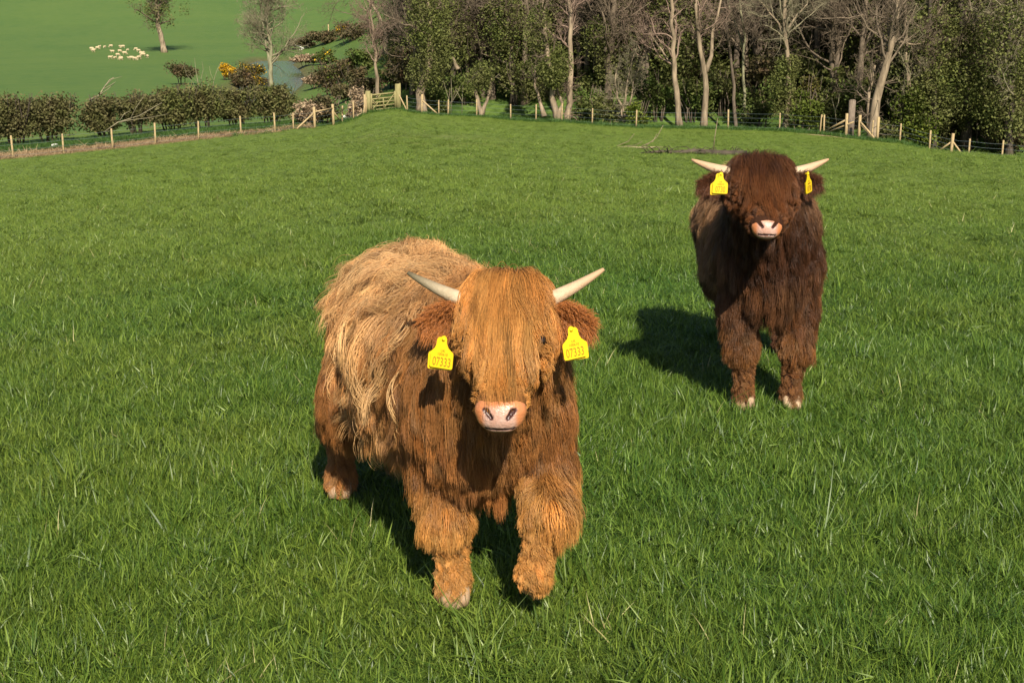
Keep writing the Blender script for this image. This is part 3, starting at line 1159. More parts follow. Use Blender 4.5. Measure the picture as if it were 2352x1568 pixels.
tree('pale twin stems half hidden by sunny yellow green leaves', [(2085, 312), (2088, 270), (2092, 225), (2085, 170), (2080, 90), (2080, 0)], 2.4, .2, 34, 'bark_pale', 'twig_pale', h_fork=.3, blen=2.6, n1=10,
     ivy=[(.8, 3.4, .8, 1500, .17)], ivy_mat='ivy_light', extra=[([(2078, 312), (2072, 280), (2070, 250)], .12)], name='ivy_tree', group=WG)
tree('dark ivy wrapped column of a trunk near the right edge', [(2226, 290), (2222, 230), (2216, 150), (2210, 80), (2208, 0), (2206, -60)], 7, .34, 35, 'bark_dark', 'twig', r1=.2, h_fork=.5, blen=4.0, n1=12,
     ivy=[(1.5, 7.5, .75, 2600, .15), (5, 11, 1.6, 3000, .16)], name='ivy_tree', group=WG)
tree('dense ivy clad tree hanging over the brow beside the dark trunk', [(2150, 290), (2146, 230), (2140, 150), (2138, 60), (2135, -40)], 4, .3, 36, 'bark_dark', 'twig', h_fork=.4, blen=3.4, n1=12, ivy=[(3.0, 8.5, 1.7, 5200, .17)], name='ivy_tree', group=WG)
tree('leafy dark tree at the extreme right end of the wood', [(2325, 300), (2322, 220), (2318, 120), (2315, 20), (2312, -60)], 4, .3, 37, 'bark_dark', 'twig_pale', h_fork=.35, blen=4.4, n1=14, ivy=[(3.0, 9.5, 1.9, 5200, .17)], name='ivy_tree', group=WG)
tree('ivy tree with bare grey limbs spreading above the middle of the fence', [(1180, 240), (1178, 190), (1172, 120), (1165, 50), (1160, -40)], 9, .3, 38, 'bark_dark', 'twig', h_fork=.3, blen=4.6, n1=16, ivy=[(3.2, 8.0, 1.7, 5200, .16)], name='ivy_tree', group=WG)
tree('dark leafy tree standing just right of the ivy pollard', [(1045, 240), (1042, 180), (1040, 100), (1036, 20), (1030, -50)], 9, .26, 39, 'bark_dark', 'twig', h_fork=.35, blen=4.2, n1=14, ivy=[(3.4, 8.0, 1.5, 4200, .16)], name='ivy_tree', group=WG)
tree('tangled grey tree rising behind the multi stemmed shrub', [(1400, 255), (1398, 190), (1392, 120), (1385, 50), (1382, -50)], 10, .26, 40, 'bark', 'twig', h_fork=.25, blen=4.4, n1=18, ivy=[(2.5, 5.5, 1.3, 2600, .15)], name='ivy_tree', group=WG)
tree('grey bare tree with drooping twigs above the corner posts', [(1915, 265), (1918, 200), (1925, 120), (1930, 40), (1932, -50)], 9, .24, 41, 'bark', 'twig', h_fork=.3, blen=4.6, n1=18, droop=.4, group=WG)
tree('grey bare tree behind the pair of thin mossy trunks', [(1755, 262), (1752, 190), (1748, 110), (1745, 30), (1742, -50)], 12, .22, 42, 'bark', 'twig', h_fork=.3, blen=4.4, n1=16, group=WG)
tree('bare brown tree between the ivy twins and the long left branch', [(1490, 265), (1488, 190), (1484, 110), (1486, 30), (1486, -50)], 11, .22, 43, 'bark', 'twig_pink', h_fork=.3, blen=4.2, n1=16, group=WG)

SHRUB_N = 0


def shrub(name, label, P, w, h, mat, n=1600, leaf=.15, lobes=8, stem='bark_dark', bottom=.05, group=None, cat='shrub', depth=None, nst=5, leaf2=None):
    global SHRUB_N
    SHRUB_N += 1
    rg = np.random.default_rng(900 + SHRUB_N)
    root = thing(name, P, label, cat, group)
    d = depth if depth else w * .8
    b = MB()
    C = []
    for q in range(lobes):
        a = rg.random() * 6.28
        rr_ = math.sqrt(rg.random()) * .62
        z = h * (bottom + (1 - bottom) * (rg.uniform(.25, .82) if name != 'hedge_bush' else rg.uniform(.2, .95 - .35 * rr_)))
        c = np.array([math.cos(a) * rr_ * w * .5, math.sin(a) * rr_ * d * .5, z])
        s = np.array([w * .27, d * .27, h * (1 - bottom) * .25]) * rg.uniform(.7, 1.25)
        k = n // lobes
        v = unit(rg.normal(size=(k, 3)))
        C.append(c + v * s * (rg.random(k)[:, None] ** .45) * rg.uniform(.75, 1.2, (k, 1)))
    C = np.concatenate(C)
    C = C[C[:, 2] > h * bottom]
    b.leaves(C, leaf * rg.uniform(.55, 1.35, len(C)))
    b.build('foliage', M[mat], root)
    if leaf2:
        b2 = MB()
        sel = C[rg.random(len(C)) < leaf2[1]]
        b2.leaves(sel + rg.normal(0, .1, sel.shape), leaf * rg.uniform(.6, 1.2, len(sel)))
        b2.build('blossom', M[leaf2[0]], root)
    b = MB()
    for q in range(nst):
        a = rg.random() * 6.28
        x0 = rg.uniform(-.28, .28) * w
        stick(b, [(x0 * .5, 0, -.2), (x0 * .7 + rg.normal(0, .1), rg.normal(0, .1), h * .3), (x0 + math.cos(a) * w * .2, math.sin(a) * d * .2, h * .7), (x0 + math.cos(a) * w * .3, math.sin(a) * d * .3, h * 1.02)], .035 + .03 * h / 3, .012, 5)
    for q in range(26):
        c = C[rg.integers(len(C))]
        v = unit(np.array([c[0], c[1], abs(c[2]) * .4 + .3]) + rg.normal(0, .5, 3))
        stick(b, [c - v * h * .12, c + v * h * .1, c + v * h * .22 + rg.normal(0, .05, 3)], .014, .006, 3)
    b.build('stem', M[stem], root)['kind'] = 'stuff'
    return root


HG = 'bushes of the field hedge'
for (px, off, w, h, mat, n, lab) in (
        (-75, 8.0, 3.4, 2.9, 'hedge_brown', 4200, 'twiggy brown hedge bush cut by the left edge of the picture'),
        (30, 8.0, 3.3, 2.85, 'hedge_brown', 4200, 'brown and olive hedge bush with green leaves low down, first behind the fence'),
        (112, 8.3, 3.6, 2.95, 'hedge_brown', 4600, 'round brown hedge bush with a clear stem just before the gap'),
        (236, 8.6, 2.7, 2.75, 'hedge_brown', 3600, 'dark ragged hedge bush just after the gap below an arching dead branch'),
        (318, 8.6, 3.0, 2.6, 'hedge_brown', 4000, 'loose brown hedge bush crossed by a long pale dead branch'),
        (395, 8.8, 3.0, 2.7, 'hedge', 4400, 'green hedge bush between the brown ones and the pale poles'),
        (468, 8.8, 3.2, 2.75, 'hedge', 4800, 'dense dark green hedge bush under the pale upright poles'),
        (545, 8.8, 3.1, 2.65, 'hedge', 4600, 'dark glossy hedge bush with thick black stems below the gorse'),
        (624, 8.2, 3.3, 2.6, 'hedge', 4800, 'sunlit olive hedge bush at the end of the hedge near the stream')):
    P = beyond(px, off)
    shrub('hedge_bush', lab, P, w * 1.2, h * (.95 + .2 * random.random()), mat, int(n * 1.5), .135, 26, 'bark_dark', .10, HG, 'bush', depth=1.9, nst=9)

shrub('gorse_bush', 'small bright yellow gorse bush left of the brown gorse', np.array([*(vp(522, 178, 165)[:2]), hp(*vp(522, 178, 165)[:2])]), 2.6, 2.2, 'gorse', 1700, .16, 8, group='gorse in flower')
shrub('gorse_bush', 'larger half brown gorse bush with yellow bloom near the bare stream tree', np.array([*(vp(582, 186, 162)[:2]), hp(*vp(582, 186, 162)[:2])]), 4.2, 3.6, 'gorse_green', 2600, .18, 9, group='gorse in flower', leaf2=('gorse', .30))
for (px, py, Y, w, h, mat, leaf2, lab) in (
        (552, 205, 130, 4.0, 2.4, 'scrub_brown', None, 'brown bramble rising behind the hedge below the gorse'),
        (762, 222, 112, 4.6, 3.6, 'scrub_brown', ('fresh', .10), 'large rounded brown bush on the near bank of the stream'),
        (815, 215, 108, 2.6, 2.4, 'scrub_brown', None, 'brown bramble heap left of the small pinkish tree'),
        (705, 152, 205, 6.0, 2.0, 'scrub_pale', None, 'tan reeds on the inner bend of the stream'),
        (740, 150, 195, 4.5, 2.6, 'bramble', ('gorse', .06), 'green bush with a few yellow flowers behind the tan reeds'),
        (700, 112, 300, 7.0, 2.2, 'scrub_brown', None, 'dark brown scrub strip on the far stream bank beside pale reeds'),
        (745, 103, 300, 8.0, 2.8, 'scrub_brown', None, 'dark brown scrub below the lone pale post'),
        (800, 100, 280, 9.0, 4.2, 'scrub_brown', None, 'purple brown scrub where the stream bank meets the wood'),
        (835, 165, 0, 4.2, 2.2, 'bramble', None, 'green bramble patch left of the small pinkish tree trunk'),
        (790, 190, 0, 3.6, 2.6, 'scrub_brown', None, 'olive brown bush between the stream bush and the pinkish tree'),
        (905, 200, 0, 3.4, 1.8, 'bramble', None, 'grassy green bramble just right of the pinkish tree'),
        (885, 128, 0, 6.0, 3.6, 'scrub_brown', None, 'shaded brown thicket behind the pinkish tree'),
        (930, 165, 0, 4.4, 3.2, 'ivy', None, 'dark ivy bush on the shady bank left of the pollard'),
        (722, 205, 0, 3.0, 1.6, 'scrub_pale', None, 'pale dry grass tussock on the stream bank above the railed posts'),
        (850, 222, 0, 3.2, 1.6, 'scrub_brown', None, 'brown pink scrub heap directly behind the gate latch post'),
        (790, 236, 0, 2.8, 1.7, 'scrub_brown', None, 'brown twiggy tangle above the posts left of the gate'),
        (588, 200, 0, 3.2, 1.5, 'scrub_brown', None, 'brown scrub between the gorse and the hedge'),
        (420, 195, 0, 3.6, 2.6, 'scrub_brown', None, 'thin brownish growth behind the hedge left of the pale poles'),
        (793, 88, 290, 3.0, 2.4, 'gorse_green', ('gorse', .4), 'distant gorse with orange bloom at the edge of the wood')):
    q = gp(px, py, 95)
    Y = q[1]
    shrub('bank_scrub', lab, q, w, h, mat, 2200, .17 if Y < 180 else .3, 9, group='scrub along the stream', leaf2=leaf2)

UG = 'undergrowth bushes behind the fence'
for (px, off, w, h, mat, n, lab) in (
        (745, 2.5, 3.4, 1.9, 'scrub_brown', 2400, 'brown bramble tangle behind the railed fence posts'),
        (700, 3.5, 2.4, 1.5, 'scrub_pale', 1400, 'greyish dry weeds between hedge and railed posts'),
        (813, .6, 1.1, 1.2, 'scrub_pale', 900, 'pale pink dead dock stalks in front of the fence by the gate'),
        (825, 3.5, 2.2, 2.0, 'scrub_pale', 1300, 'pale feathery dead stalks just left of the gate'),
        (885, 5.5, 3.0, 1.1, 'bramble', 1300, 'low green bramble seen over the gate'),
        (1010, 5, 2.6, 2.6, 'bramble', 1900, 'light green bush between the pollard and the thin saplings'),
        (1070, 8, 3.4, 2.6, 'bramble', 1900, 'pale green bank growth behind the thin saplings'),
        (1200, 9, 4.2, 3.4, 'ivy', 2400, 'dark ivy mound in the shade between the two tall trunks'),
        (1350, 5, 3.2, 3.2, 'bramble', 2400, 'green bramble right of the tall pinkish trunk'),
        (1395, 3.5, 2.6, 2.6, 'ivy', 2000, 'dark thicket left of the multi stemmed shrub'),
        (1470, 3.2, 2.0, 2.2, 'fresh', 1200, 'yellow green leaves low beside the multi stemmed shrub'),
        (1505, 7, 3.4, 3.6, 'bramble', 2400, 'bright green bush seen left of the slim forking trunk'),
        (1590, 7, 3.6, 3.0, 'bramble', 2400, 'green undergrowth between the two pale forked trunks'),
        (1655, 8, 3.4, 3.2, 'ivy', 2200, 'shaded ivy bush left of the thin leaning trunk'),
        (1745, 6, 3.6, 3.4, 'bramble', 2400, 'mid green bush right of the crossing thin trunks'),
        (1845, 3.2, 2.6, 3.2, 'ivy_light', 2200, 'yellowish sunlit bush beside the ivy footed trunk'),
        (1860, 5.0, 1.6, 4.2, 'gorse_green', 1500, 'orange tinged tall bush behind the fence corner'),
        (1900, 6, 3.2, 3.0, 'ivy', 2200, 'dark bush behind the corner posts'),
        (1960, 7, 3.2, 3.2, 'bramble', 2200, 'green bush behind the tall dark post'),
        (2118, 3.2, 3.0, 2.5, 'fresh', 2600, 'sunny yellow green bush at the fence on the brow'),
        (2150, 6, 3.4, 3.6, 'ivy', 2400, 'dark green bush behind the sunny yellow one'),
        (2255, 8, 4.2, 4.6, 'ivy', 2600, 'dark leafy bush right of the ivy wrapped column'),
        (2330, 6, 4.0, 4.0, 'scrub_brown', 2200, 'brown shaded bush at the far right of the fence'),
        (2045, 3.2, 2.2, 1.7, 'ivy', 1300, 'dark low bush right of the thick pale leaning trunk'),
        (930, 12, 3.2, 3.6, 'scrub_brown', 2200, 'brown thicket in the shade right of the small pinkish tree')):
    shrub('undergrowth_bush', lab, beyond(px, off), w, h, mat, n, .15, 9, 'bark', .03, UG, 'bush')

# dead branches over the hedge, pale poles, saplings
def px_stick_thing(name, label, cat, Y, sticks, mat, group=None):
    f = vp(*sticks[0][0][0], Y)
    root = thing(name, f, label, cat, group)
    for q, (pts, r0, r1) in enumerate(sticks):
        b = MB()
        stick(b, [vp(a, c, Y + .12 * k) - f for k, (a, c) in enumerate(pts)], r0, r1, 5)
        b.build('limb' if q == 0 else 'twig', M[mat], root)
    return root


px_stick_thing('dead_branch', 'long pale dead branch lying across the front of the loose brown hedge bush', 'branch', 80.0,
               [([(240, 303), (271, 281), (320, 266), (351, 248), (372, 236)], .04, .015), ([(271, 281), (300, 276), (340, 271), (385, 262)], .03, .01), ([(276, 276), (285, 262), (300, 255)], .025, .01), ([(300, 272), (312, 248), (330, 222)], .025, .01)], 'twig_pale')
px_stick_thing('dead_branch', 'pale dead branch arching up above the hedge after the gap', 'branch', 84.0,
               [([(205, 230), (228, 219), (240, 200), (252, 184), (262, 178)], .06, .025), ([(236, 206), (256, 195), (266, 188)], .03, .01), ([(228, 219), (248, 205), (262, 192)], .03, .012), ([(240, 200), (258, 182), (280, 176)], .02, .01)], 'twig_pale')
q = vp(468, 205, 112)
px_stick_thing('pale_saplings', 'cluster of thin pale upright poles sticking out above the hedge', 'sapling', 112.0,
               [([(456, 215), (455, 190), (450, 165), (447, 133)], .05, .012), ([(463, 215), (462, 180), (467, 160), (464, 142)], .035, .010), ([(488, 215), (491, 185), (497, 165), (506, 146)], .035, .010), ([(450, 215), (444, 190), (428, 172), (422, 148)], .022, .008), ([(480, 215), (478, 190), (472, 168)], .022, .008), ([(455, 190), (440, 176), (432, 160)], .018, .007), ([(491, 185), (484, 170), (481, 152)], .018, .007), ([(497, 165), (507, 160), (516, 158)], .015, .006)], 'twig_pale')
for (lab, px, off, pts) in (
        ('trio of thin pale saplings just right of the pollard', 1034, 1.5, [[(1034, 262), (1030, 225), (1018, 185)], [(1036, 262), (1038, 225), (1036, 180)], [(1035, 240), (1050, 215), (1060, 190)]]),
        ('single thin whitish sapling left of the split trunk', 1060, 1.5, [[(1061, 262), (1062, 225), (1063, 190)], [(1062, 235), (1052, 215), (1046, 205)]]),
        ('thin pale shoot standing behind the fence corner', 1915, 4.0, [[(1922, 290), (1918, 255), (1910, 225)], [(1918, 255), (1926, 235), (1928, 215)]])):
    Y = beyond(px, off)[1]
    px_stick_thing('sapling', lab, 'sapling', Y, [(p, .03, .012) for p in pts], 'twig_pale', 'thin saplings by the fence')
px_stick_thing('dead_branch', 'whitish forked branch fallen by the water far down the stream', 'branch', 262.0, [([(672, 122), (684, 117), (698, 112)], .13, .1), ([(698, 112), (690, 108), (678, 104)], .12, .08)], 'stone')
px_stick_thing('torn_stump', 'torn pale broken limb hanging in the shade above the saplings', 'branch', beyond(1047, 6)[1], [([(1052, 160), (1047, 150), (1040, 130)], .22, .06)], 'bark_pale')
# driftwood lying under the trees beside the fence
for (lab, pts, off) in (('bleached log lying behind the fence below the forking trunk', [(1470, 300), (1500, 290), (1535, 282)], 2.4), ('grey fallen bough lying behind the fence near the pale Y tree', [(1545, 276), (1525, 285), (1500, 294)], 3.0)):
    Y = beyond(pts[0][0], off)[1]
    P = []
    for (a, c) in pts:
        v = vp(a, c, Y)
        v[2] = hp(v[0], v[1]) + .15 + .1 * len(P)
        P.append(v)
    b = MB()
    stick(b, np.array(P) - P[0], .1, .05, 6)
    o = b.build('fallen_log', M['bark_pale'], None, loc=P[0])
    tag(o, lab, 'log')

# the depth of the wood behind: one mass of trees and thicket
woodc = bpy.data.collections.new('wood_kinds')
for k in range(4):
    T, C, P = grow_tree([(0, 0, 0), (.2, 0, 3), (-.1, .2, 7), (.2, 0, 12), (0, 0, 15)], .24, .08, .2, 4.6, 30, 300 + k, n2=7, n3=6, n4=2, twig_r=.020)
    T.V += C.V
    T.A += C.A
    T.F3 += [q + T.n for q in C.F3]
    T.F4 += [q + T.n for q in C.F4]
    me = T.mesh('wood_tree')
    me.materials.append(M['twig' if k % 2 else 'bark'])
    woodc.objects.link(bpy.data.objects.new('a_tree_%d' % k, me))
for k in range(3):
    b = ivy_leaves(np.array([(0, 0, 0), (0, 0, 14)], float), 1.0, 11, 1.7, 4200, .22, .6, 400 + k)
    me = b.mesh('wood_ivy')
    me.materials.append(M['ivy'])
    woodc.objects.link(bpy.data.objects.new('b_ivy_%d' % k, me))
for k, mm in enumerate(('bramble', 'scrub_brown', 'ivy')):
    rg = np.random.default_rng(500 + k)
    b = MB()
    C = []
    for q in range(12):
        c = np.array([rg.uniform(-2, 2), rg.uniform(-1.5, 1.5), rg.uniform(.5, 2.6)])
        C.append(c + unit(rg.normal(size=(170, 3))) * rg.uniform(.4, 1.2, (170, 1)))
    b.leaves(np.concatenate(C), .22)
    me = b.mesh('wood_bush')
    me.materials.append(M[mm])
    woodc.objects.link(bpy.data.objects.new('c_bush_%d' % k, me))
n = 640
px_ = rng.uniform(930, 2700, n)
off = 9 + 70 * rng.random(n) ** 1.3
u = (px_ - 1176) / 2977
Y = np.interp(u, E_U, E_D) + off
clear = (px_ < 1150) & (off < 20)
kind = rng.random(n)
pk = np.where(kind < .60, rng.integers(0, 4, n), np.where(kind < .74, rng.integers(4, 7, n), rng.integers(7, 10, n)))
pk = np.where(clear, rng.integers(0, 4, n), pk)
wp = np.stack([u * Y, Y, hz(u * Y, Y) - .1], -1)
s = rng.uniform(.75, 1.25, n)
wd = scatter('woodland', wp, np.stack([rng.normal(0, .05, n), rng.normal(0, .05, n), rng.random(n) * 6.28], -1), np.stack([s, s, s * rng.uniform(.85, 1.15, n)], -1), pk, woodc)
tag(wd, 'deep mass of bare trees, ivy and thicket filling the wood behind the front row', kind='stuff')

# ------------------------------------------------------------------ the two highland calves
def hair_mat(name, sat=1.0):
    """colour per strand comes from the coat itself; tips are bleached a little"""
    m = NT(name)
    a = m.attr('hair_color')
    hi = m.n('ShaderNodeHairInfo')
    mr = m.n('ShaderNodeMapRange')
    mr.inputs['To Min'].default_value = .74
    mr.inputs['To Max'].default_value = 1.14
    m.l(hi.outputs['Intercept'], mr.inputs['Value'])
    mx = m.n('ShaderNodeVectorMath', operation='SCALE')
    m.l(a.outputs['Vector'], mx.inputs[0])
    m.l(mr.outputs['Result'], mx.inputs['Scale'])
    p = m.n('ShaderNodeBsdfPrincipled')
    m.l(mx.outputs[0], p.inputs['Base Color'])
    p.inputs['Roughness'].default_value = .42
    p.inputs['Specular IOR Level'].default_value = .35
    t = m.n('ShaderNodeBsdfTranslucent')
    m.l(mx.outputs[0], t.inputs['Color'])
    ms = m.n('ShaderNodeMixShader')
    ms.inputs[0].default_value = .22
    m.l(p.outputs[0], ms.inputs[1])
    m.l(t.outputs[0], ms.inputs[2])
    return m.done(ms.outputs[0])


M['hair'] = hair_mat('calf_hair')


def skin_mat(name, c1, c2):
    m = NT(name)
    return m.done(m.principled(m.mix(m.noise(14, m.obj(), 4), c1, c2), .85, .1, m.noise(60, m.obj()), .01))


# horn: pale, greyer towards the tip on one side
def horn_mat(name, c1, c2, c3):
    m = NT(name)
    t = m.attr('tint').outputs['Fac']
    n_ = m.noise(45, m.obj(), 6, .75, .3, .7)
    c = m.mix(t, m.mix(n_, c1, c2), c3)
    return m.done(m.principled(c, .5, .3, n_, .004))


M['horn'] = horn_mat('horn_cream', (.40, .28, .18), (.55, .42, .29), (.42, .26, .15))
M['horn_grey'] = horn_mat('horn_grey', (.40, .31, .20), (.52, .42, .29), (.13, .105, .06))
m = NT('muzzle_pink')
t = m.attr('tint').outputs['Fac']
c = m.mix(t, m.mix(m.noise(40, m.obj(), 4), (.41, .225, .165), (.46, .30, .245)), (.45, .165, .065))
c = m.mix(m.attr('hole').outputs['Fac'], c, (.05, .018, .014))
M['muzzle'] = m.done(m.principled(c, .34, .45, m.noise(160, m.obj(), 2), .0012, .5))
m = NT('hoof_tan')
M['hoof'] = m.done(m.principled(m.mix(m.noise(22, m.obj(), 4), (.22, .135, .08), (.40, .28, .175)), .6, .3))
m = NT('eye_dark')
M['eye'] = m.done(m.principled((.012, .007, .005), .12, .6))
m = NT('tag_yellow')
M['tag'] = m.done(m.principled((.64, .43, .006), .45, .35))
m = NT('tag_print')
M['print'] = m.done(m.principled((.27, .15, .010), .6, .2))
m = NT('ear_skin')
M['ear'] = m.done(m.principled(m.mix(m.noise(20, m.obj(), 4), (.30, .11, .035), (.46, .20, .08)), .8, .2))


def text_mesh(body, size):
    cu = bpy.data.curves.new('txt', 'FONT')
    cu.body = body
    cu.size = size
    cu.align_x = 'CENTER'
    cu.extrude = .0004
    cu.resolution_u = 3
    o = bpy.data.objects.new('txt', cu)
    COL.objects.link(o)
    dg = bpy.context.evaluated_depsgraph_get()
    dg.update()
    me = bpy.data.meshes.new_from_object(o.evaluated_get(dg))
    bpy.data.objects.remove(o)
    bpy.data.curves.remove(cu)
    return me


def tag_shape(side):
    """front plate of a two piece ear tag, flared neck, in the xz plane facing -y"""
    b = MB()
    prof = [(.0085, .080), (.0100, .066), (.0150, .056), (.0225, .049), (.0290, .044), (.0305, .038), (.0310, .004), (.0285, 0)]
    out = [(x, z) for x, z in prof] + [(-x, z) for x, z in prof[::-1]]
    cap = [(.005, .086), (0, .088), (-.005, .086)]
    out = out + cap[::-1]
    n = len(out)
    V = [(x, -.0012, z) for x, z in out] + [(x, .0012, z) for x, z in out]
    b.add(V, None, [[i, (i + 1) % n, n + (i + 1) % n, n + i] for i in range(n)])
    b.n_ = n
    me = bpy.data.meshes.new('ear_tag')
    faces = [[i, n + i, n + (i + 1) % n, (i + 1) % n] for i in range(n)] + [list(range(n)), list(range(2 * n - 1, n - 1, -1))]
    me.from_pydata(V, [], faces)
    # stud
    return me


def curves_obj(name, P, col, rad, mat, parent):
    """P (n, s, 3) strands; col (n,3); rad (n,)"""
    n, s, _ = P.shape
    hc = bpy.data.hair_curves.new(name)
    hc.add_curves([s] * n)
    hc.points.foreach_set('position', P.astype(np.float32).ravel())
    ra = hc.attributes.get('radius') or hc.attributes.new('radius', 'FLOAT', 'POINT')
    prof = np.concatenate([np.linspace(1.0, .85, s - 2), [.62, .18]])
    ra.data.foreach_set('value', (rad[:, None] * prof[None]).astype(np.float32).ravel())
    ca = hc.attributes.new('hair_color', 'FLOAT_VECTOR', 'CURVE')
    ca.data.foreach_set('vector', col.astype(np.float32).ravel())
    hc.materials.append(mat)
    o = bpy.data.objects.new(name, hc)
    COL.objects.link(o)
    o.parent = parent
    return o


class Grid:
    def __init__(self, v, org, step):
        self.v, self.o, self.s = v, org, step

    def __call__(self, P):
        q = (P - self.o) / self.s
        n = np.array(self.v.shape)
        q = np.clip(q, 0, n - 1.001)
        i = q.astype(int)
        f = q - i
        out = 0
        for a in (0, 1):
            for b in (0, 1):
                for c in (0, 1):
                    w = (f[..., 0] if a else 1 - f[..., 0]) * (f[..., 1] if b else 1 - f[..., 1]) * (f[..., 2] if c else 1 - f[..., 2])
                    out = out + w * self.v[i[..., 0] + a, i[..., 1] + b, i[..., 2] + c]
        return out

    def grad(self, P, e=.012):
        g = np.stack([self(P + d) - self(P - d) for d in np.eye(3) * e], -1)
        return unit(g)


def sample_surface(V, Q, n, rg, wfun):
    tri = np.concatenate([Q[:, [0, 1, 2]], Q[:, [0, 2, 3]]])
    a, b, c = V[tri[:, 0]], V[tri[:, 1]], V[tri[:, 2]]
    nr = np.cross(b - a, c - a)
    ar = np.linalg.norm(nr, axis=1)
    w = ar * wfun((a + b + c) / 3, nr / np.maximum(ar, 1e-9)[:, None])
    k = rg.choice(len(tri), n, p=w / w.sum())
    r1, r2 = np.sqrt(rg.random(n)), rg.random(n)
    return a[k] * (1 - r1)[:, None] + b[k] * (r1 * (1 - r2))[:, None] + c[k] * (r1 * r2)[:, None]


def strands(P, comb, L, lift, grav, sdf, rg, seg=8, layer=.02, clump=.7, nclump=40, wave=.008, freq=1.6, frizz=.004):
    """grow strands over the body: combed, falling, pushed out of the skin, gathered into locks"""
    n = len(P)
    L = np.broadcast_to(L, (n,))
    lift = np.broadcast_to(lift, (n,))
    grav = np.broadcast_to(grav, (n,))
    clump = np.broadcast_to(clump, (n,))
    wave = np.broadcast_to(wave, (n,))
    freq = np.broadcast_to(freq, (n,))[:, None, None]
    N = sdf.grad(P)
    lay = np.broadcast_to(layer, (n,)) * (.15 + .85 * rg.random(n))
    d = unit(N * lift[:, None] + comb)
    pts = [P - N * .004]
    for i in range(1, seg):
        s = i / (seg - 1)
        d = unit(d * 1.0 + comb * .25 + np.array([0, 0, -1.0]) * (grav * .35)[:, None] + rg.normal(0, .05, (n, 3)))
        q = pts[-1] + d * (L / (seg - 1))[:, None]
        v = sdf(q)
        tgt = lay * min(1, s * 2.2)
        push = np.where(v < tgt, tgt - v, 0)
        g = sdf.grad(q)
        q = q + g * push[:, None]
        d = unit(q - pts[-1])
        pts.append(q)
    S = np.stack(pts, 1)
    # waves on the lock leaders
    s = np.linspace(0, 1, seg)[None, :, None]
    side = unit(np.cross(N, comb + 1e-3))
    ph = rg.random((n, 1, 1)) * 6.28
    fr = freq * rg.uniform(.6, 1.4, (n, 1, 1))
    S0 = S
    S = S + side[:, None] * (np.sin(6.28 * fr * s + ph) * s) * wave[:, None, None] + N[:, None] * (np.cos(6.28 * fr * s + ph) * s * .7) * wave[:, None, None]
    m = max(4, n // nclump)
    cen = rg.choice(n, m, replace=False)
    kd = kdtree.KDTree(m)
    for k, c in enumerate(cen):
        kd.insert(P[c], k)
    kd.balance()
    cl = np.array([kd.find(p)[1] for p in P])
    C = S[cen[cl]]
    off = P - P[cen[cl]]
    tgt = C + off[:, None] * .16
    w = clump[:, None, None] * (s ** .8)
    S = S * (1 - w) + tgt * w
    fz_ = np.broadcast_to(frizz, (n,))[:, None, None]
    S = S + rg.normal(0, 1, (n, 1, 3)) * (fz_ * 2.2 * s ** 1.5) + rg.normal(0, 1, S.shape) * (fz_ * .35 * s)
    # keep the length
    return S, cl, m


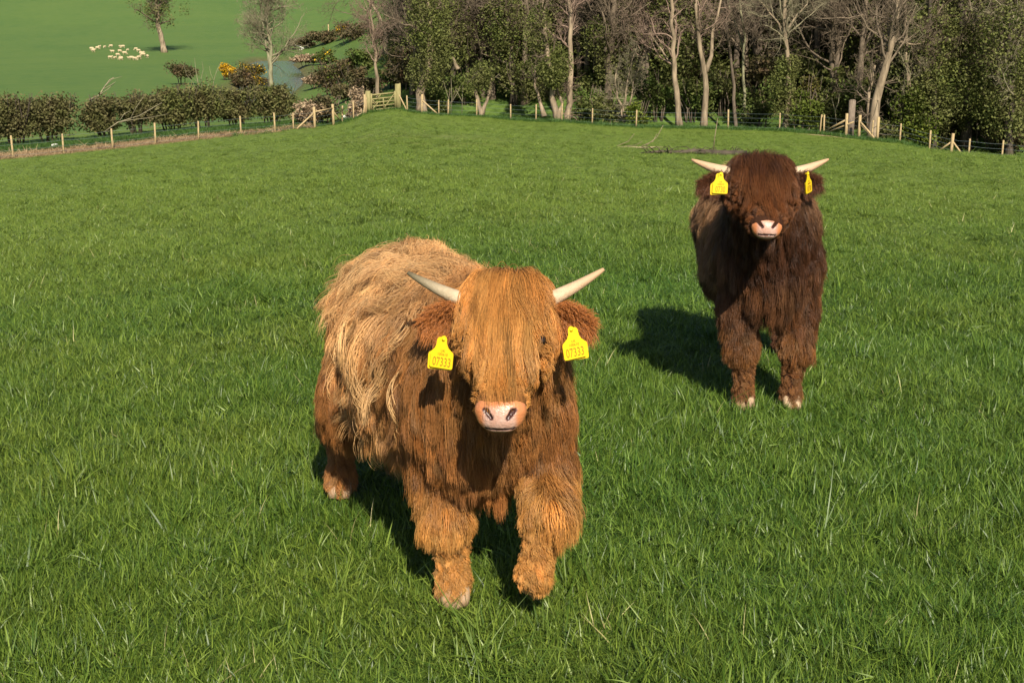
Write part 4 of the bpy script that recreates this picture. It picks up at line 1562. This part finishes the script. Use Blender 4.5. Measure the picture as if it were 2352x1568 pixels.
def calf(root, J, pal, seed, head, dens, leg_len=1.0, girth=1.0, horn_r=1.0, leg_r=1.0, tag_no='07333', view=None, horn_spec=None, tag_spec=None, lock=1.0, fore_len=.25):
    """J: joints in calf coordinates; head: dict(pole, dirv, side); pal: colours"""
    rg = np.random.default_rng(seed)
    k = .045
    pr, grp = [], []

    def add(g, a, b, ra, rb, kk=k):
        pr.append((np.asarray(a, float), np.asarray(b, float), ra, rb, kk))
        grp.append(g)
    add(0, J['chest'], J['mid'], .185 * girth, .205 * girth)
    add(0, J['mid'], J['hips'], .205 * girth, .185 * girth, .08)
    add(0, J['withers'], J['rump'], .10, .10, .08)
    add(0, J['brisket'], J['chest'], .10, .16, .08)
    H0 = np.asarray(head['poll'], float)
    fz = unit(head['dir'])                       # poll -> muzzle
    ux = unit(np.asarray(head['side'], float) - fz * np.dot(head['side'], fz))   # to the calf's picture right
    nz = np.cross(ux, fz)                        # out of the face
    if nz[1] > 0:
        nz = -nz
    hs = head.get('s', 1.0)
    Hm = np.stack([ux, fz, nz], 1)

    def hp_(u, v, w):
        return H0 + Hm @ (np.array([u, v, w], float) * hs)

    def loc(P):
        return ((P - H0) @ Hm) / hs
    add(1, J['neck'], hp_(0, .06, -.13), .17, .11, .09)
    add(1, np.asarray(J['neck']) + [0, .0, -.14], hp_(0, .12, -.15), .13, .08, .07)
    for u_ in (-.035, .035):
        add(2, hp_(u_, .00, -.085), hp_(u_ * 1.1, .18, -.075), .088 * hs, .078 * hs, .03)
    add(2, hp_(0, .16, -.075), hp_(0, .36, -.055), .078 * hs, .048 * hs, .04)
    add(2, hp_(0, .12, -.13), hp_(0, .34, -.085), .062 * hs, .040 * hs, .03)
    add(2, hp_(-.022, .37, -.055), hp_(.022, .37, -.055), .048 * hs, .048 * hs, .02)
    th_ = R(head.get('pad', 46))
    pf = np.array([0, math.cos(th_), math.sin(th_)])
    pu = np.array([0, -math.sin(th_), math.cos(th_)])
    Mm = np.stack([[1, 0, 0], pf, pu], 1)
    cm = np.array([0, .392, -.056])
    mp = [((-.027, .0, .010), (.027, .0, .010), .038, .038, .01), ((-.019, .004, -.020), (.019, .004, -.020), .030, .030, .028), ((0, -.03, .0), (0, .0, -.004), .046, .044, .02),
          ((-.045, .002, .004), (-.040, .004, -.014), .022, .019, .016), ((.045, .002, .004), (.040, .004, -.014), .022, .019, .016)]
    ps = head.get('pads', 1.0)

    def mloc(P):
        return (loc(P) - cm) @ Mm / ps
    for q_ in mp:
        add(6, H0 + Hm @ ((cm + Mm @ np.array(q_[0]) * ps) * hs), H0 + Hm @ ((cm + Mm @ np.array(q_[1]) * ps) * hs), q_[2] * hs * ps - .013, q_[3] * hs * ps - .013, .02)
    for s_ in ('a', 'b'):
        f_ = J['fore_' + s_]
        add(3, f_[0], f_[1], .115 * girth * leg_r, .082 * girth * leg_r, .06 * leg_r)
        add(3, f_[1], f_[2], .078 * leg_r, .052 * (.5 + .5 * leg_r), .045)
        add(3, f_[2], f_[3], .050, .036, .03)
        add(3, f_[3], f_[4], .040, .032, .02)
        h_ = J['hind_' + s_]
        add(4, h_[0], h_[1], .155 * girth, .105 * girth, .08)
        add(4, h_[1], h_[2], .098, .052, .05)
        add(4, h_[2], h_[3], .046, .036, .03)
        add(4, h_[3], h_[4], .040, .032, .02)
    add(5, J['tail'][0], J['tail'][1], .035, .022, .03)
    add(5, J['tail'][1], J['tail'][2], .022, .018, .02)
    allp = np.array([q for p in pr for q in (p[0], p[1])])
    lo, hi = allp.min(0) - .36, allp.max(0) + .36
    lo[2] = allp[:, 2].min() - .12
    step = .0135
    v, org = grid_sdf(pr, lo, hi, step)
    G = Grid(v, org, step)
    V, Q = surface_nets(v, org, step)
    body = link('body', mesh_np('body', V, [Q], None, True), pal['skin'], root)

    gnames = np.array(grp)

    def region(P):
        d = np.stack([cone_sdf(P, *p[:4]) for p in pr], 0)
        return gnames[np.argmin(d, 0)]
    cam_l = view

    def wfun(c, nrm):
        vis = np.einsum('ij,ij->i', unit(cam_l - c), nrm)
        w = np.where(vis > -.35, 1.0, .35)
        q = loc(c)
        onhead = (np.abs(q[:, 0]) < .16) & (q[:, 1] > -.1) & (q[:, 1] < .45) & (q[:, 2] > -.18)
        return w * np.where(onhead, 1.5, 1.0) * np.where(c[:, 2] < .35, 1.5, 1.0)
    n = dens
    P = sample_surface(V, Q, n, rg, wfun)
    Nn = G.grad(P)
    rgn = region(P)
    q = loc(P)
    # the nose is bare
    mq = mloc(P)
    md = np.min([cone_sdf(mq, *q_[:4]) for q_ in mp], 0)
    bare = (md < .008) & (mq[:, 1] > -.018) & (mq[:, 2] < .056)
    hoofy = P[:, 2] < J['ground'] + .030
    rgn = np.where(rgn == 6, 2, rgn)
    P, Nn, rgn, q, md = (a[~(bare | hoofy)] for a in (P, Nn, rgn, q, md))
    n = len(P)
    down = np.array([0, 0, -1.0])
    comb = np.zeros((n, 3))
    L = np.full(n, .1)
    lift = np.full(n, .5)
    grav = np.full(n, 1.0)
    layer = np.full(n, .02)
    clump = np.full(n, .76)
    frz = np.full(n, .0030)
    frq = np.full(n, 1.05)
    wave = np.full(n, .008)
    col = np.zeros((n, 3))
    r01 = rg.random(n)
    zz = P[:, 2] - J['ground']
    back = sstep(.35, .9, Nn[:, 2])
    lownoise = .5 + .5 * np.sin(P[:, 1] * 17 + 2 * np.sin(P[:, 2] * 23 + P[:, 0] * 9)) * np.sin(P[:, 0] * 15 + P[:, 2] * 19)
    # torso
    t0 = (rgn == 0) | (rgn == 5)
    comb[t0] = (np.array([0, .30, -.75]) + np.stack([np.sign(P[:, 0]) * back * .9, .25 * back, .55 * back], -1))[t0] + rg.normal(0, .34, (t0.sum(), 3)) * (.6 + .8 * back[t0, None])
    L[t0] = (.085 + .06 * r01 + .06 * (1 - back))[t0]
    lift[t0] = (.55 + .35 * back)[t0]
    layer[t0] = (.030 + .014 * lownoise)[t0]
    wave[t0] = (.018 + .016 * back)[t0]
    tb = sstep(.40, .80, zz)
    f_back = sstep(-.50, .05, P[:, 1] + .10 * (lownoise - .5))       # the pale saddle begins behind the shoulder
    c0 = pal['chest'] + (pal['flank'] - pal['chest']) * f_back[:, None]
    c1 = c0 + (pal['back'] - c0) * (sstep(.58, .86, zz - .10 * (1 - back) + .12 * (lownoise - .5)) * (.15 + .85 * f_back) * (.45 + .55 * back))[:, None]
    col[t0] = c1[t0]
    # chest front hangs straight
    fr = (rgn == 0) & (P[:, 1] < J['chest'][1] + .02)
    comb[fr] = np.array([0, -.12, -1]) + rg.normal(0, .13, (fr.sum(), 3))
    L[fr] = (.13 + .06 * r01)[fr]
    wave[fr] = .007
    clump[fr] = .6
    # neck
    t1 = rgn == 1
    comb[t1] = np.array([0, .25, -1]) + rg.normal(0, .18, (t1.sum(), 3))
    L[t1] = (.09 + .05 * r01)[t1]
    layer[t1] = .03
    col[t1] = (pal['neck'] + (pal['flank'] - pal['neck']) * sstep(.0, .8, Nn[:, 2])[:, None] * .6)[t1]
    # head
    t2 = rgn == 2
    vv, ww = q[:, 1], q[:, 2]
    fdir = Hm @ np.array([0, 1.0, .10])
    comb[t2] = (fdir[None] + ux[None] * (np.clip(q[:, 0], -.12, .12) * np.interp(q[:, 1], [-.05, .04, .12], [1.3, .0, -1.6]))[:, None])[t2] + rg.normal(0, .11, (t2.sum(), 3))
    L[t2] = np.interp(vv, [-.1, .05, .14, .20, .27, .36, .40], [.26, fore_len * 1.45, fore_len * 1.2, .15, .05, .024, .016])[t2] * (.40 + .70 * r01[t2] ** 1.1) * (1 - .74 * np.clip(np.abs(q[t2, 0]) / .105, 0, 1) ** 1.25)
    side = t2 & (np.abs(q[:, 0]) > .085) & (vv > .10)
    L[side] = np.minimum(L[side], .050)
    eyed = np.min([np.linalg.norm(q - np.array([sg * .094, .178, -.045]), axis=1) for sg in (-1, 1)], 0)
    L = np.where(t2 & (eyed < .042), np.minimum(L, .012), L)
    under = t2 & (ww < -.12)
    L[under] = np.minimum(L[under], .05)
    near = np.clip(1 - (md - .008) / .055, 0, 1) * t2
    L = np.where(t2, np.maximum(L * (1 - .9 * near), .009), L)
    away = np.stack([q[:, 0], np.minimum(q[:, 1] - .47, 0), q[:, 2] * 0], -1) @ Hm.T
    comb[t2] = (comb * (1 - .9 * near)[:, None] + unit(away) * (near * 1.6)[:, None])[t2]
    lift[t2] = np.interp(vv, [-.1, .1, .25, .4], [.75, .5, .35, .3])[t2] * (1 - .75 * near[t2])
    grav[t2] = np.interp(vv, [-.1, .1, .25, .4], [.8, .9, .6, .4])[t2]
    layer[t2] = np.interp(vv, [-.1, .05, .2, .3, .4], [.020, .022, .020, .010, .004])[t2] * head.get('vol', 1.0)
    clump[t2] = .76
    wave[t2] = .007
    hc_ = pal['face'] + (pal['poll'] - pal['face']) * (1 - sstep(-.05, .10, vv))[:, None] * .6
    col[t2] = hc_[t2]
    col[under] = pal['chest']
    # legs
    for g_, key in ((3, 'fore'), (4, 'hind')):
        t3 = rgn == g_
        zz = P[:, 2] - J['ground']
        if g_ == 3 and J.get('bent'):
            fb = J['fore_b']
            nb = np.min([cone_sdf(P, fb[a_], fb[a_ + 1], .05, .05) for a_ in (1, 2, 3)], 0)
            na_ = np.min([cone_sdf(P, J['fore_a'][a_], J['fore_a'][a_ + 1], .05, .05) for a_ in (1, 2, 3)], 0)
            zz = zz - .065 * (nb < na_)
        comb[t3] = np.array([0, .05, -1.0]) + rg.normal(0, .11, (t3.sum(), 3))
        L[t3] = np.interp(zz, [.03, .09, .16, .235, .30, .5, .65], [.018, .042, .028, .036, .110, .110, .10])[t3] * (.65 + .5 * r01[t3]) * leg_len
        if g_ == 3:
            mx_ = (J['fore_a'][1][0] + J['fore_b'][1][0]) / 2
            inner = t3 & (Nn[:, 0] * np.sign(mx_ - P[:, 0]) > .25)
            L[inner] *= .6
            layer_in = inner
        lift[t3] = np.interp(zz, [.0, .1, .2, .3, .5], [.45, .6, .45, .95, .6])[t3]
        grav[t3] = .62
        layer[t3] = np.interp(zz, [.0, .07, .14, .22, .3, .45], [.004, .022, .006, .012, .040, .028])[t3]
        wave[t3] = .007
        if g_ == 3:
            layer[layer_in] *= .45
        clump[t3] = .50
        frz[t3] = .0013
        frq[t3] = .8
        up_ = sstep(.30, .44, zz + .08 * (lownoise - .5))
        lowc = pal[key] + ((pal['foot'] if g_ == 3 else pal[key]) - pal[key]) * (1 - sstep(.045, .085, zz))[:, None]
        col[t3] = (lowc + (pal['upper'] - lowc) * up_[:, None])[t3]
    frz[t2] = .0014
    frq[t2] = .9
    frz[t0] = (.0015 + .0014 * back)[t0]
    keep = rg.random(n) < np.where(t2 | (rgn == 3), 1.0, .92)
    S, cl, m = strands(P, comb, L, lift, grav, G, rg, 9, layer, clump, 44, wave, frq, frz)
    cb = np.exp(rg.normal(0, 1, m)[cl] * np.where(t0, .27, .19)) * rg.lognormal(0, .13, n)
    warm = rg.normal(0, .05, m)[cl]
    col = np.clip(col * cb[:, None] * np.stack([1 + warm, np.ones(n), 1 - 1.2 * warm], -1), .002, .9)
    rad = np.where(t2, .00048, .00052) * rg.uniform(.7, 1.3, n)
    mS = (((S - H0) @ Hm) / hs - cm) @ Mm / ps
    over = ((np.abs(mS[..., 0]) < .062) & (mS[..., 1] > .012) & (mS[..., 2] < .018) & (mS[..., 2] > -.06)).any(1)
    wide = (np.abs(mS[..., 0]) > .050) & (mS[..., 2] < .045) & (mS[..., 1] > -.06)
    ok_ = ~((over & (mS[..., 2].min(1) < .002) & (rg.random(n) < .97)) | (wide.any(1) & (vv < .2) & t2))
    S, col, rad, t2, vv, ww = S[ok_], col[ok_], rad[ok_], t2[ok_], vv[ok_], ww[ok_]
    n = len(S)
    if head.get('eyes'):
        de = np.min([np.linalg.norm(S - hp_(sg * .106, .178, -.024), axis=2).min(1) for sg in (-1, 1)], 0)
        ok_ = ~((de < .022) & (rg.random(n) < .74))
        S, col, rad, t2, vv, ww = S[ok_], col[ok_], rad[ok_], t2[ok_], vv[ok_], ww[ok_]
    fl = t2 & (vv < .26) & (ww > -.13)
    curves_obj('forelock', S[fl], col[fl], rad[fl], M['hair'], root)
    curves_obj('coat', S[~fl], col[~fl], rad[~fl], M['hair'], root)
    # long pale guard locks over flank and back
    ng = int(4200 * lock)
    Pg = sample_surface(V, Q, ng, rg, lambda c, nn: ((c[:, 1] > -.42) & (c[:, 2] > J['ground'] + .42) & (region(c) == 0)).astype(float) + 1e-9)
    Ng = G.grad(Pg)
    bk = sstep(.5, .9, Ng[:, 2])
    cg = np.array([0, .35, -.85]) + np.stack([np.sign(Pg[:, 0]) * bk, 0 * bk, .5 * bk], -1) + rg.normal(0, 1, (ng, 3)) * (.26 + .36 * bk)[:, None]
    S, cl, m = strands(Pg, cg, (.12 + .15 * rg.random(ng)), .70, 1.0, G, rg, 10, .056, .86, 20, .034, 1.3, .0026)
    gc = (pal['flank'] * 1.25 + (pal['lock'] - pal['flank'] * 1.25) * (.35 + .65 * rg.random((m, 1)))[cl]) * rg.lognormal(0, .22, m)[cl][:, None] * rg.lognormal(0, .1, ng)[:, None]
    curves_obj('guard_lock', S, np.clip(gc, .002, .9), np.full(ng, .0007), M['hair'], root)

    # muzzle: pink pad with nostrils
    # built in its own frame: x across, y out of the pad, z up the pad
    st_ = .0038
    mv, mo = grid_sdf(mp, (-.10, -.09, -.075), (.10, .07, .075), st_)
    gg = np.stack(np.meshgrid(*[mo[a] + st_ * np.arange(mv.shape[a]) for a in range(3)], indexing='ij'), -1)

    def holes_(X_):
        h = [cone_sdf(X_, (sg * .022, .041, -.008), (sg * .035, .039, .010), .0050, .0074) for sg in (-1, 1)]
        h += [cone_sdf(X_, (sg * .034, .039, .010), (sg * .042, .036, .014), .0062, .0040) for sg in (-1, 1)]
        h += [cone_sdf(X_, (sg * -.001, .034, -.041), (sg * .036, .022, -.037), .0038, .0034) for sg in (-1, 1)]
        return np.min(h, 0)
    mv2 = np.maximum(mv, -holes_(gg))
    mV, mQ = surface_nets(mv2, mo, st_)
    hole = 1 - sstep(.0004, .0036, holes_(mV))
    pink = np.clip(sstep(.010, .030, mV[:, 2]) + sstep(.034, .052, np.abs(mV[:, 0])), 0, 1)
    link('muzzle', mesh_np('muzzle', H0 + ((cm + mV @ Mm.T * ps) * hs) @ Hm.T, [mQ], {'tint': pink, 'hole': hole}, True), M['muzzle'], root)
    # eyes
    for sg in (-1, 1):
        c = hp_(sg * .101, .178, -.028)
        b = MB()
        th = np.linspace(0, math.pi, 7)
        b.tube([c + ux * sg * .014 * -math.cos(a) for a in th], np.maximum(.0005, .018 * np.sin(th)), 10, False)
        b.build('eye', M['eye'], root, True)
    # horns
    for (sg, tip, hmat, lab) in horn_spec:
        b0 = hp_(sg * .085, .035, -.055)
        tip = hp_(*tip)
        mid = (b0 + tip) / 2 + np.array([0, 0, -.012])
        b = MB()
        t = np.linspace(0, 1, 12)[:, None]
        Pp = (1 - t) ** 2 * b0 + 2 * t * (1 - t) * mid + t * t * tip
        rad_h = horn_r * .0265 * hs * (1 - t[:, 0]) ** .75 * .86 + .0045
        b.tube(Pp, rad_h, 14)
        b.A = [np.repeat(np.clip((t[:, 0] - .22) * 1.5, 0, 1), 14)]
        o = b.build('horn', M[hmat], root, True)
        if lab:
            o['label'] = lab
    # ears with their hair, ear tags
    for (sg, tipd, tdrop) in tag_spec['ears']:
        base = hp_(sg * .105, .055, -.085)
        d = unit(np.asarray(tipd, float))
        Lr = .128 * hs
        upv = unit(np.cross(d, [0, 1, 0]) * sg)
        upv = upv if upv[2] > 0 else -upv
        fwd = np.cross(d, upv)
        if fwd[1] > 0:
            fwd = -fwd
        rows, V_ = 9, []
        for a in range(rows):
            t_ = a / (rows - 1)
            wdt = .037 * hs * math.sin(math.pi * min(.97, .16 + .80 * t_)) ** .8
            for c in range(9):
                e = (c / 8 - .5) * 2
                V_.append(base + d * Lr * t_ + upv * wdt * e * .95 - fwd * (.022 * (1 - e * e) * math.sin(math.pi * (.15 + .75 * t_))) - np.array([0, 0, .02]) * t_ * t_)
        V_ = np.array(V_)
        back_ = V_ - fwd * .007
        F_ = [[a * 9 + c, a * 9 + c + 1, a * 9 + 10 + c, a * 9 + 9 + c] for a in range(rows - 1) for c in range(8)]
        F_ = np.array(F_)
        nV = len(V_)
        rim = [a * 9 for a in range(rows)] + [(rows - 1) * 9 + c for c in range(1, 9)] + [a * 9 + 8 for a in range(rows - 2, -1, -1)] + [c for c in range(7, 0, -1)]
        R_ = [[rim[i], rim[(i + 1) % len(rim)], nV + rim[(i + 1) % len(rim)], nV + rim[i]] for i in range(len(rim))]
        ear = link('ear', mesh_np('ear', np.concatenate([V_, back_]), [F_, F_[:, ::-1] + nV, np.array(R_)], None, True), pal['ear'], root)
        ne = 7500
        ii = rg.integers(0, nV, ne)
        Pe = V_[ii] + rg.normal(0, .005, (ne, 3))
        e_ = ((ii % 9) / 8 - .5) * 2
        t_ = (ii // 9) / (rows - 1)
        bk_ = rg.random(ne) < .5
        nrm = np.where(bk_[:, None], -fwd, fwd)
        D0 = unit(nrm * .55 + d * .6 + upv * (e_ * .8)[:, None] + np.array([0, 0, -.25]) + rg.normal(0, .28, (ne, 3)))
        Le = (.012 + .014 * np.abs(e_) + .008 * t_) * rg.uniform(.5, 1.4, ne)
        s_ = np.linspace(0, 1, 7)[None, :, None]
        Se = Pe[:, None] + D0[:, None] * s_ * Le[:, None, None] + np.array([0, 0, -.45]) * (s_ ** 2) * Le[:, None, None] + rg.normal(0, .0022, (ne, 7, 3)) * s_
        ce = pal['earhair'] * rg.lognormal(0, .25, ne)[:, None]
        curves_obj('ear_hair', Se, np.clip(ce, .002, .9), np.full(ne, .00055), M['hair'], ear)
    for (sg, pos, yaw, roll) in tag_spec['tags']:
        me = tag_shape(sg)
        o = link('ear_tag', me, M['tag'], root, pos)
        o.rotation_euler = (R(-4), R(roll), R(yaw))
        o['label'] = 'yellow ear tag printed ' + tag_no
        o.scale = (tag_spec.get('s', 1.0),) * 3
        o2 = link('back_plate', me, M['tag'], o, (-.007 * sg * -1, .008, -.006))
        o2.rotation_euler = (0, R(3 * sg), 0)
        for (txt, z, sx, szt) in ((tag_no, .006, .60, .034), ('100610', .0345, .95, .0100), ('UK', .0445, 1.0, .0085)):
            t_ = text_mesh(txt, szt)
            ot = link('lettering', t_, M['print'], o, (.001, -.0018, z))
            ot.rotation_euler = (math.pi / 2, 0, 0)
            ot.scale = (sx, 1, 1)
        b = MB()
        b.tube([(0, -.004, .078), (0, .012, .078)], .0045, 10)
        b.build('stud', M['tag'], o)
    # hooves: two toes each
    for kf in ('fore_a', 'fore_b', 'hind_a', 'hind_b'):
        fet, hoof = np.asarray(J[kf][3], float), np.asarray(J[kf][4], float)
        dr = unit(hoof - fet)
        fw = unit(np.array([dr[0], dr[1], 0]) + np.array([0, -1e-3, 0])) if kf != J.get('bent') else np.array([0, .8, -.6])
        b = MB()
        sdv = np.array([-fw[1], fw[0], 0])
        for s_ in (-1, 1):
            c = hoof + sdv * s_ * .019
            b.tube([c - fw * .012 + [0, 0, .035], c + fw * .006 + [0, 0, .012], c + fw * .018 + [0, 0, -.008], c + fw * .028 - np.array([0, 0, .027])], [.021, .024, .024, .016], 9)
        b.build('hoof', M['hoof'], root, True)
    return G


def to_local(p, O, rz):
    p = np.asarray(p, float) - O
    c, s = math.cos(-rz), math.sin(-rz)
    return np.array([p[0] * c - p[1] * s, p[0] * s + p[1] * c, p[2]])


C_ = lambda *a: np.array(a, float)
# ---- front calf: golden, walking, its right fore foot lifted
O1 = np.array([-.26, 3.86, hp(-.26, 3.86)])
A1 = R(21)
W1 = lambda *p: to_local(np.array([p[0], p[1], p[2]]) + [0, 0, O1[2]], O1, A1)
calf1 = thing('highland_calf', O1, 'golden shaggy highland calf with yellow ear tags walking towards the viewer', 'calf', None, A1)
g1 = 0.0
J1 = dict(ground=0.0,
          chest=W1(-.075, 3.44, .665), mid=W1(-.25, 3.86, .635), hips=W1(-.365, 4.24, .675), withers=W1(-.11, 3.56, .80), rump=W1(-.355, 4.20, .80), brisket=W1(-.06, 3.47, .54), neck=W1(-.06, 3.42, .74),
          fore_a=[W1(-.195, 3.44, .58), W1(-.20, 3.46, .41), W1(-.175, 3.39, .25), W1(-.165, 3.40, .095), W1(-.163, 3.375, .048)],
          fore_b=[W1(.055, 3.40, .58), W1(.085, 3.41, .43), W1(.092, 3.25, .345), W1(.062, 3.225, .195), W1(.060, 3.290, .140)], bent='fore_b',
          hind_a=[W1(-.44, 4.20, .62), W1(-.51, 4.09, .44), W1(-.60, 4.34, .29), W1(-.605, 4.28, .085), W1(-.605, 4.25, .04)],
          hind_b=[W1(-.30, 4.28, .62), W1(-.27, 4.20, .44), W1(-.33, 4.55, .29), W1(-.32, 4.50, .085), W1(-.32, 4.46, .04)],
          tail=[W1(-.44, 4.42, .78), W1(-.48, 4.52, .62), W1(-.49, 4.53, .36)])
pal1 = dict(skin=skin_mat('calf_skin_golden', (.15, .062, .018), (.24, .10, .03)), ear=M['ear'],
            chest=C_(.25, .105, .032), flank=C_(.36, .178, .062), back=C_(.52, .295, .125), neck=C_(.25, .11, .034), face=C_(.43, .195, .050), poll=C_(.40, .172, .044),
            fore=C_(.45, .215, .058), hind=C_(.30, .135, .042), foot=C_(.46, .28, .14), upper=C_(.23, .094, .027), lock=C_(.54, .33, .145), earhair=C_(.36, .13, .034))
hd1 = dict(poll=W1(-.015, 3.18, .992), dir=W1(-.023, 2.90, .745) - W1(-.008, 3.18, .985), side=W1(1, 0, .05) - W1(0, 0, 0), s=.90, pads=1.0, eyes=True)
cam1 = to_local([0, 0, CAM_H], O1, A1)
v0 = W1(0, 0, 0)
calf(calf1, J1, pal1, 41, hd1, 230000, 1.0, 1.0, .92, .80, '07333', cam1,
     [(1, (.275, -.078, -.03), 'horn', None), (-1, (-.290, -.075, -.05), 'horn_grey', 'grey streaked horn')],
     dict(ears=[(1, W1(1, .25, -.02) - v0, 0), (-1, W1(-1, .3, -.04) - v0, 0)],
          tags=[(1, W1(.158, 3.07, .825), -21 + 14, -9), (-1, W1(-.177, 3.07, .800), -21 - 12, 6)], s=.94), 1.0, .235)

# ---- second calf: dark brown, standing square
O2 = np.array([1.145, 6.0, hp(1.145, 6.0)])
A2 = R(1)
calf2 = thing('highland_calf', O2, 'dark brown shaggy highland calf with yellow ear tags standing still behind the golden one', 'calf', None, A2)
zf = hp(1.2, 5.55) - O2[2]
J2 = dict(ground=0.0,
          chest=C_(-.035, -.40, .76), mid=C_(.0, .10, .73), hips=C_(.03, .52, .76), withers=C_(0, -.30, .90), rump=C_(.02, .50, .885), brisket=C_(0, -.47, .63), neck=C_(0, -.42, .84),
          fore_a=[C_(-.12, -.40, .66), C_(-.125, -.38, .46), C_(-.115, -.45, .28), C_(-.108, -.46, .085), C_(-.108, -.485, .04)],
          fore_b=[C_(.12, -.40, .66), C_(.125, -.38, .46), C_(.112, -.45, .28), C_(.100, -.46, .085), C_(.102, -.485, .04)],
          hind_a=[C_(-.06, .48, .68), C_(-.06, .38, .49), C_(.06, .62, .32), C_(.07, .56, .085), C_(.07, .53, .04)],
          hind_b=[C_(.16, .48, .68), C_(.22, .38, .49), C_(.28, .62, .32), C_(.29, .56, .085), C_(.29, .53, .04)],
          tail=[C_(-.03, .68, .86), C_(-.04, .76, .70), C_(-.04, .77, .40)])
pal2 = dict(skin=skin_mat('calf_skin_dark', (.030, .012, .006), (.05, .02, .01)), ear=skin_mat('ear_skin_dark', (.06, .022, .010), (.10, .04, .018)),
            chest=C_(.095, .040, .016), flank=C_(.24, .125, .060), back=C_(.34, .19, .092), neck=C_(.060, .024, .011), face=C_(.125, .046, .015), poll=C_(.062, .025, .011),
            fore=C_(.19, .080, .025), hind=C_(.10, .040, .016), foot=C_(.38, .23, .11), upper=C_(.100, .041, .016), lock=C_(.23, .12, .055), earhair=C_(.10, .036, .014))
W2 = lambda *p: to_local(np.array([p[0], p[1], p[2]]) + [0, 0, O2[2]], O2, A2)
hd2 = dict(poll=W2(1.050, 5.40, 1.142), dir=W2(1.020, 5.10, .975) - W2(1.050, 5.40, 1.125), side=W2(1, .20, .12) - W2(0, 0, 0), s=1.04, pads=.86, vol=1.5)
cam2 = to_local([0, 0, CAM_H], O2, A2)
v0 = W2(0, 0, 0)
calf(calf2, J2, pal2, 42, hd2, 150000, .82, .82, 1.12, 1.0, '0730', cam2,
     [(1, (.272, -.05, -.02), 'horn', None), (-1, (-.280, -.030, -.03), 'horn', None)],
     dict(ears=[(1, W2(1, .10, .28) - v0, 0), (-1, W2(-1, .10, .12) - v0, 0)],
          tags=[(1, W2(1.225, 5.27, 1.020), 55, -6), (-1, W2(.852, 5.24, 1.020), -6, 2)], s=1.0), .6, .30)
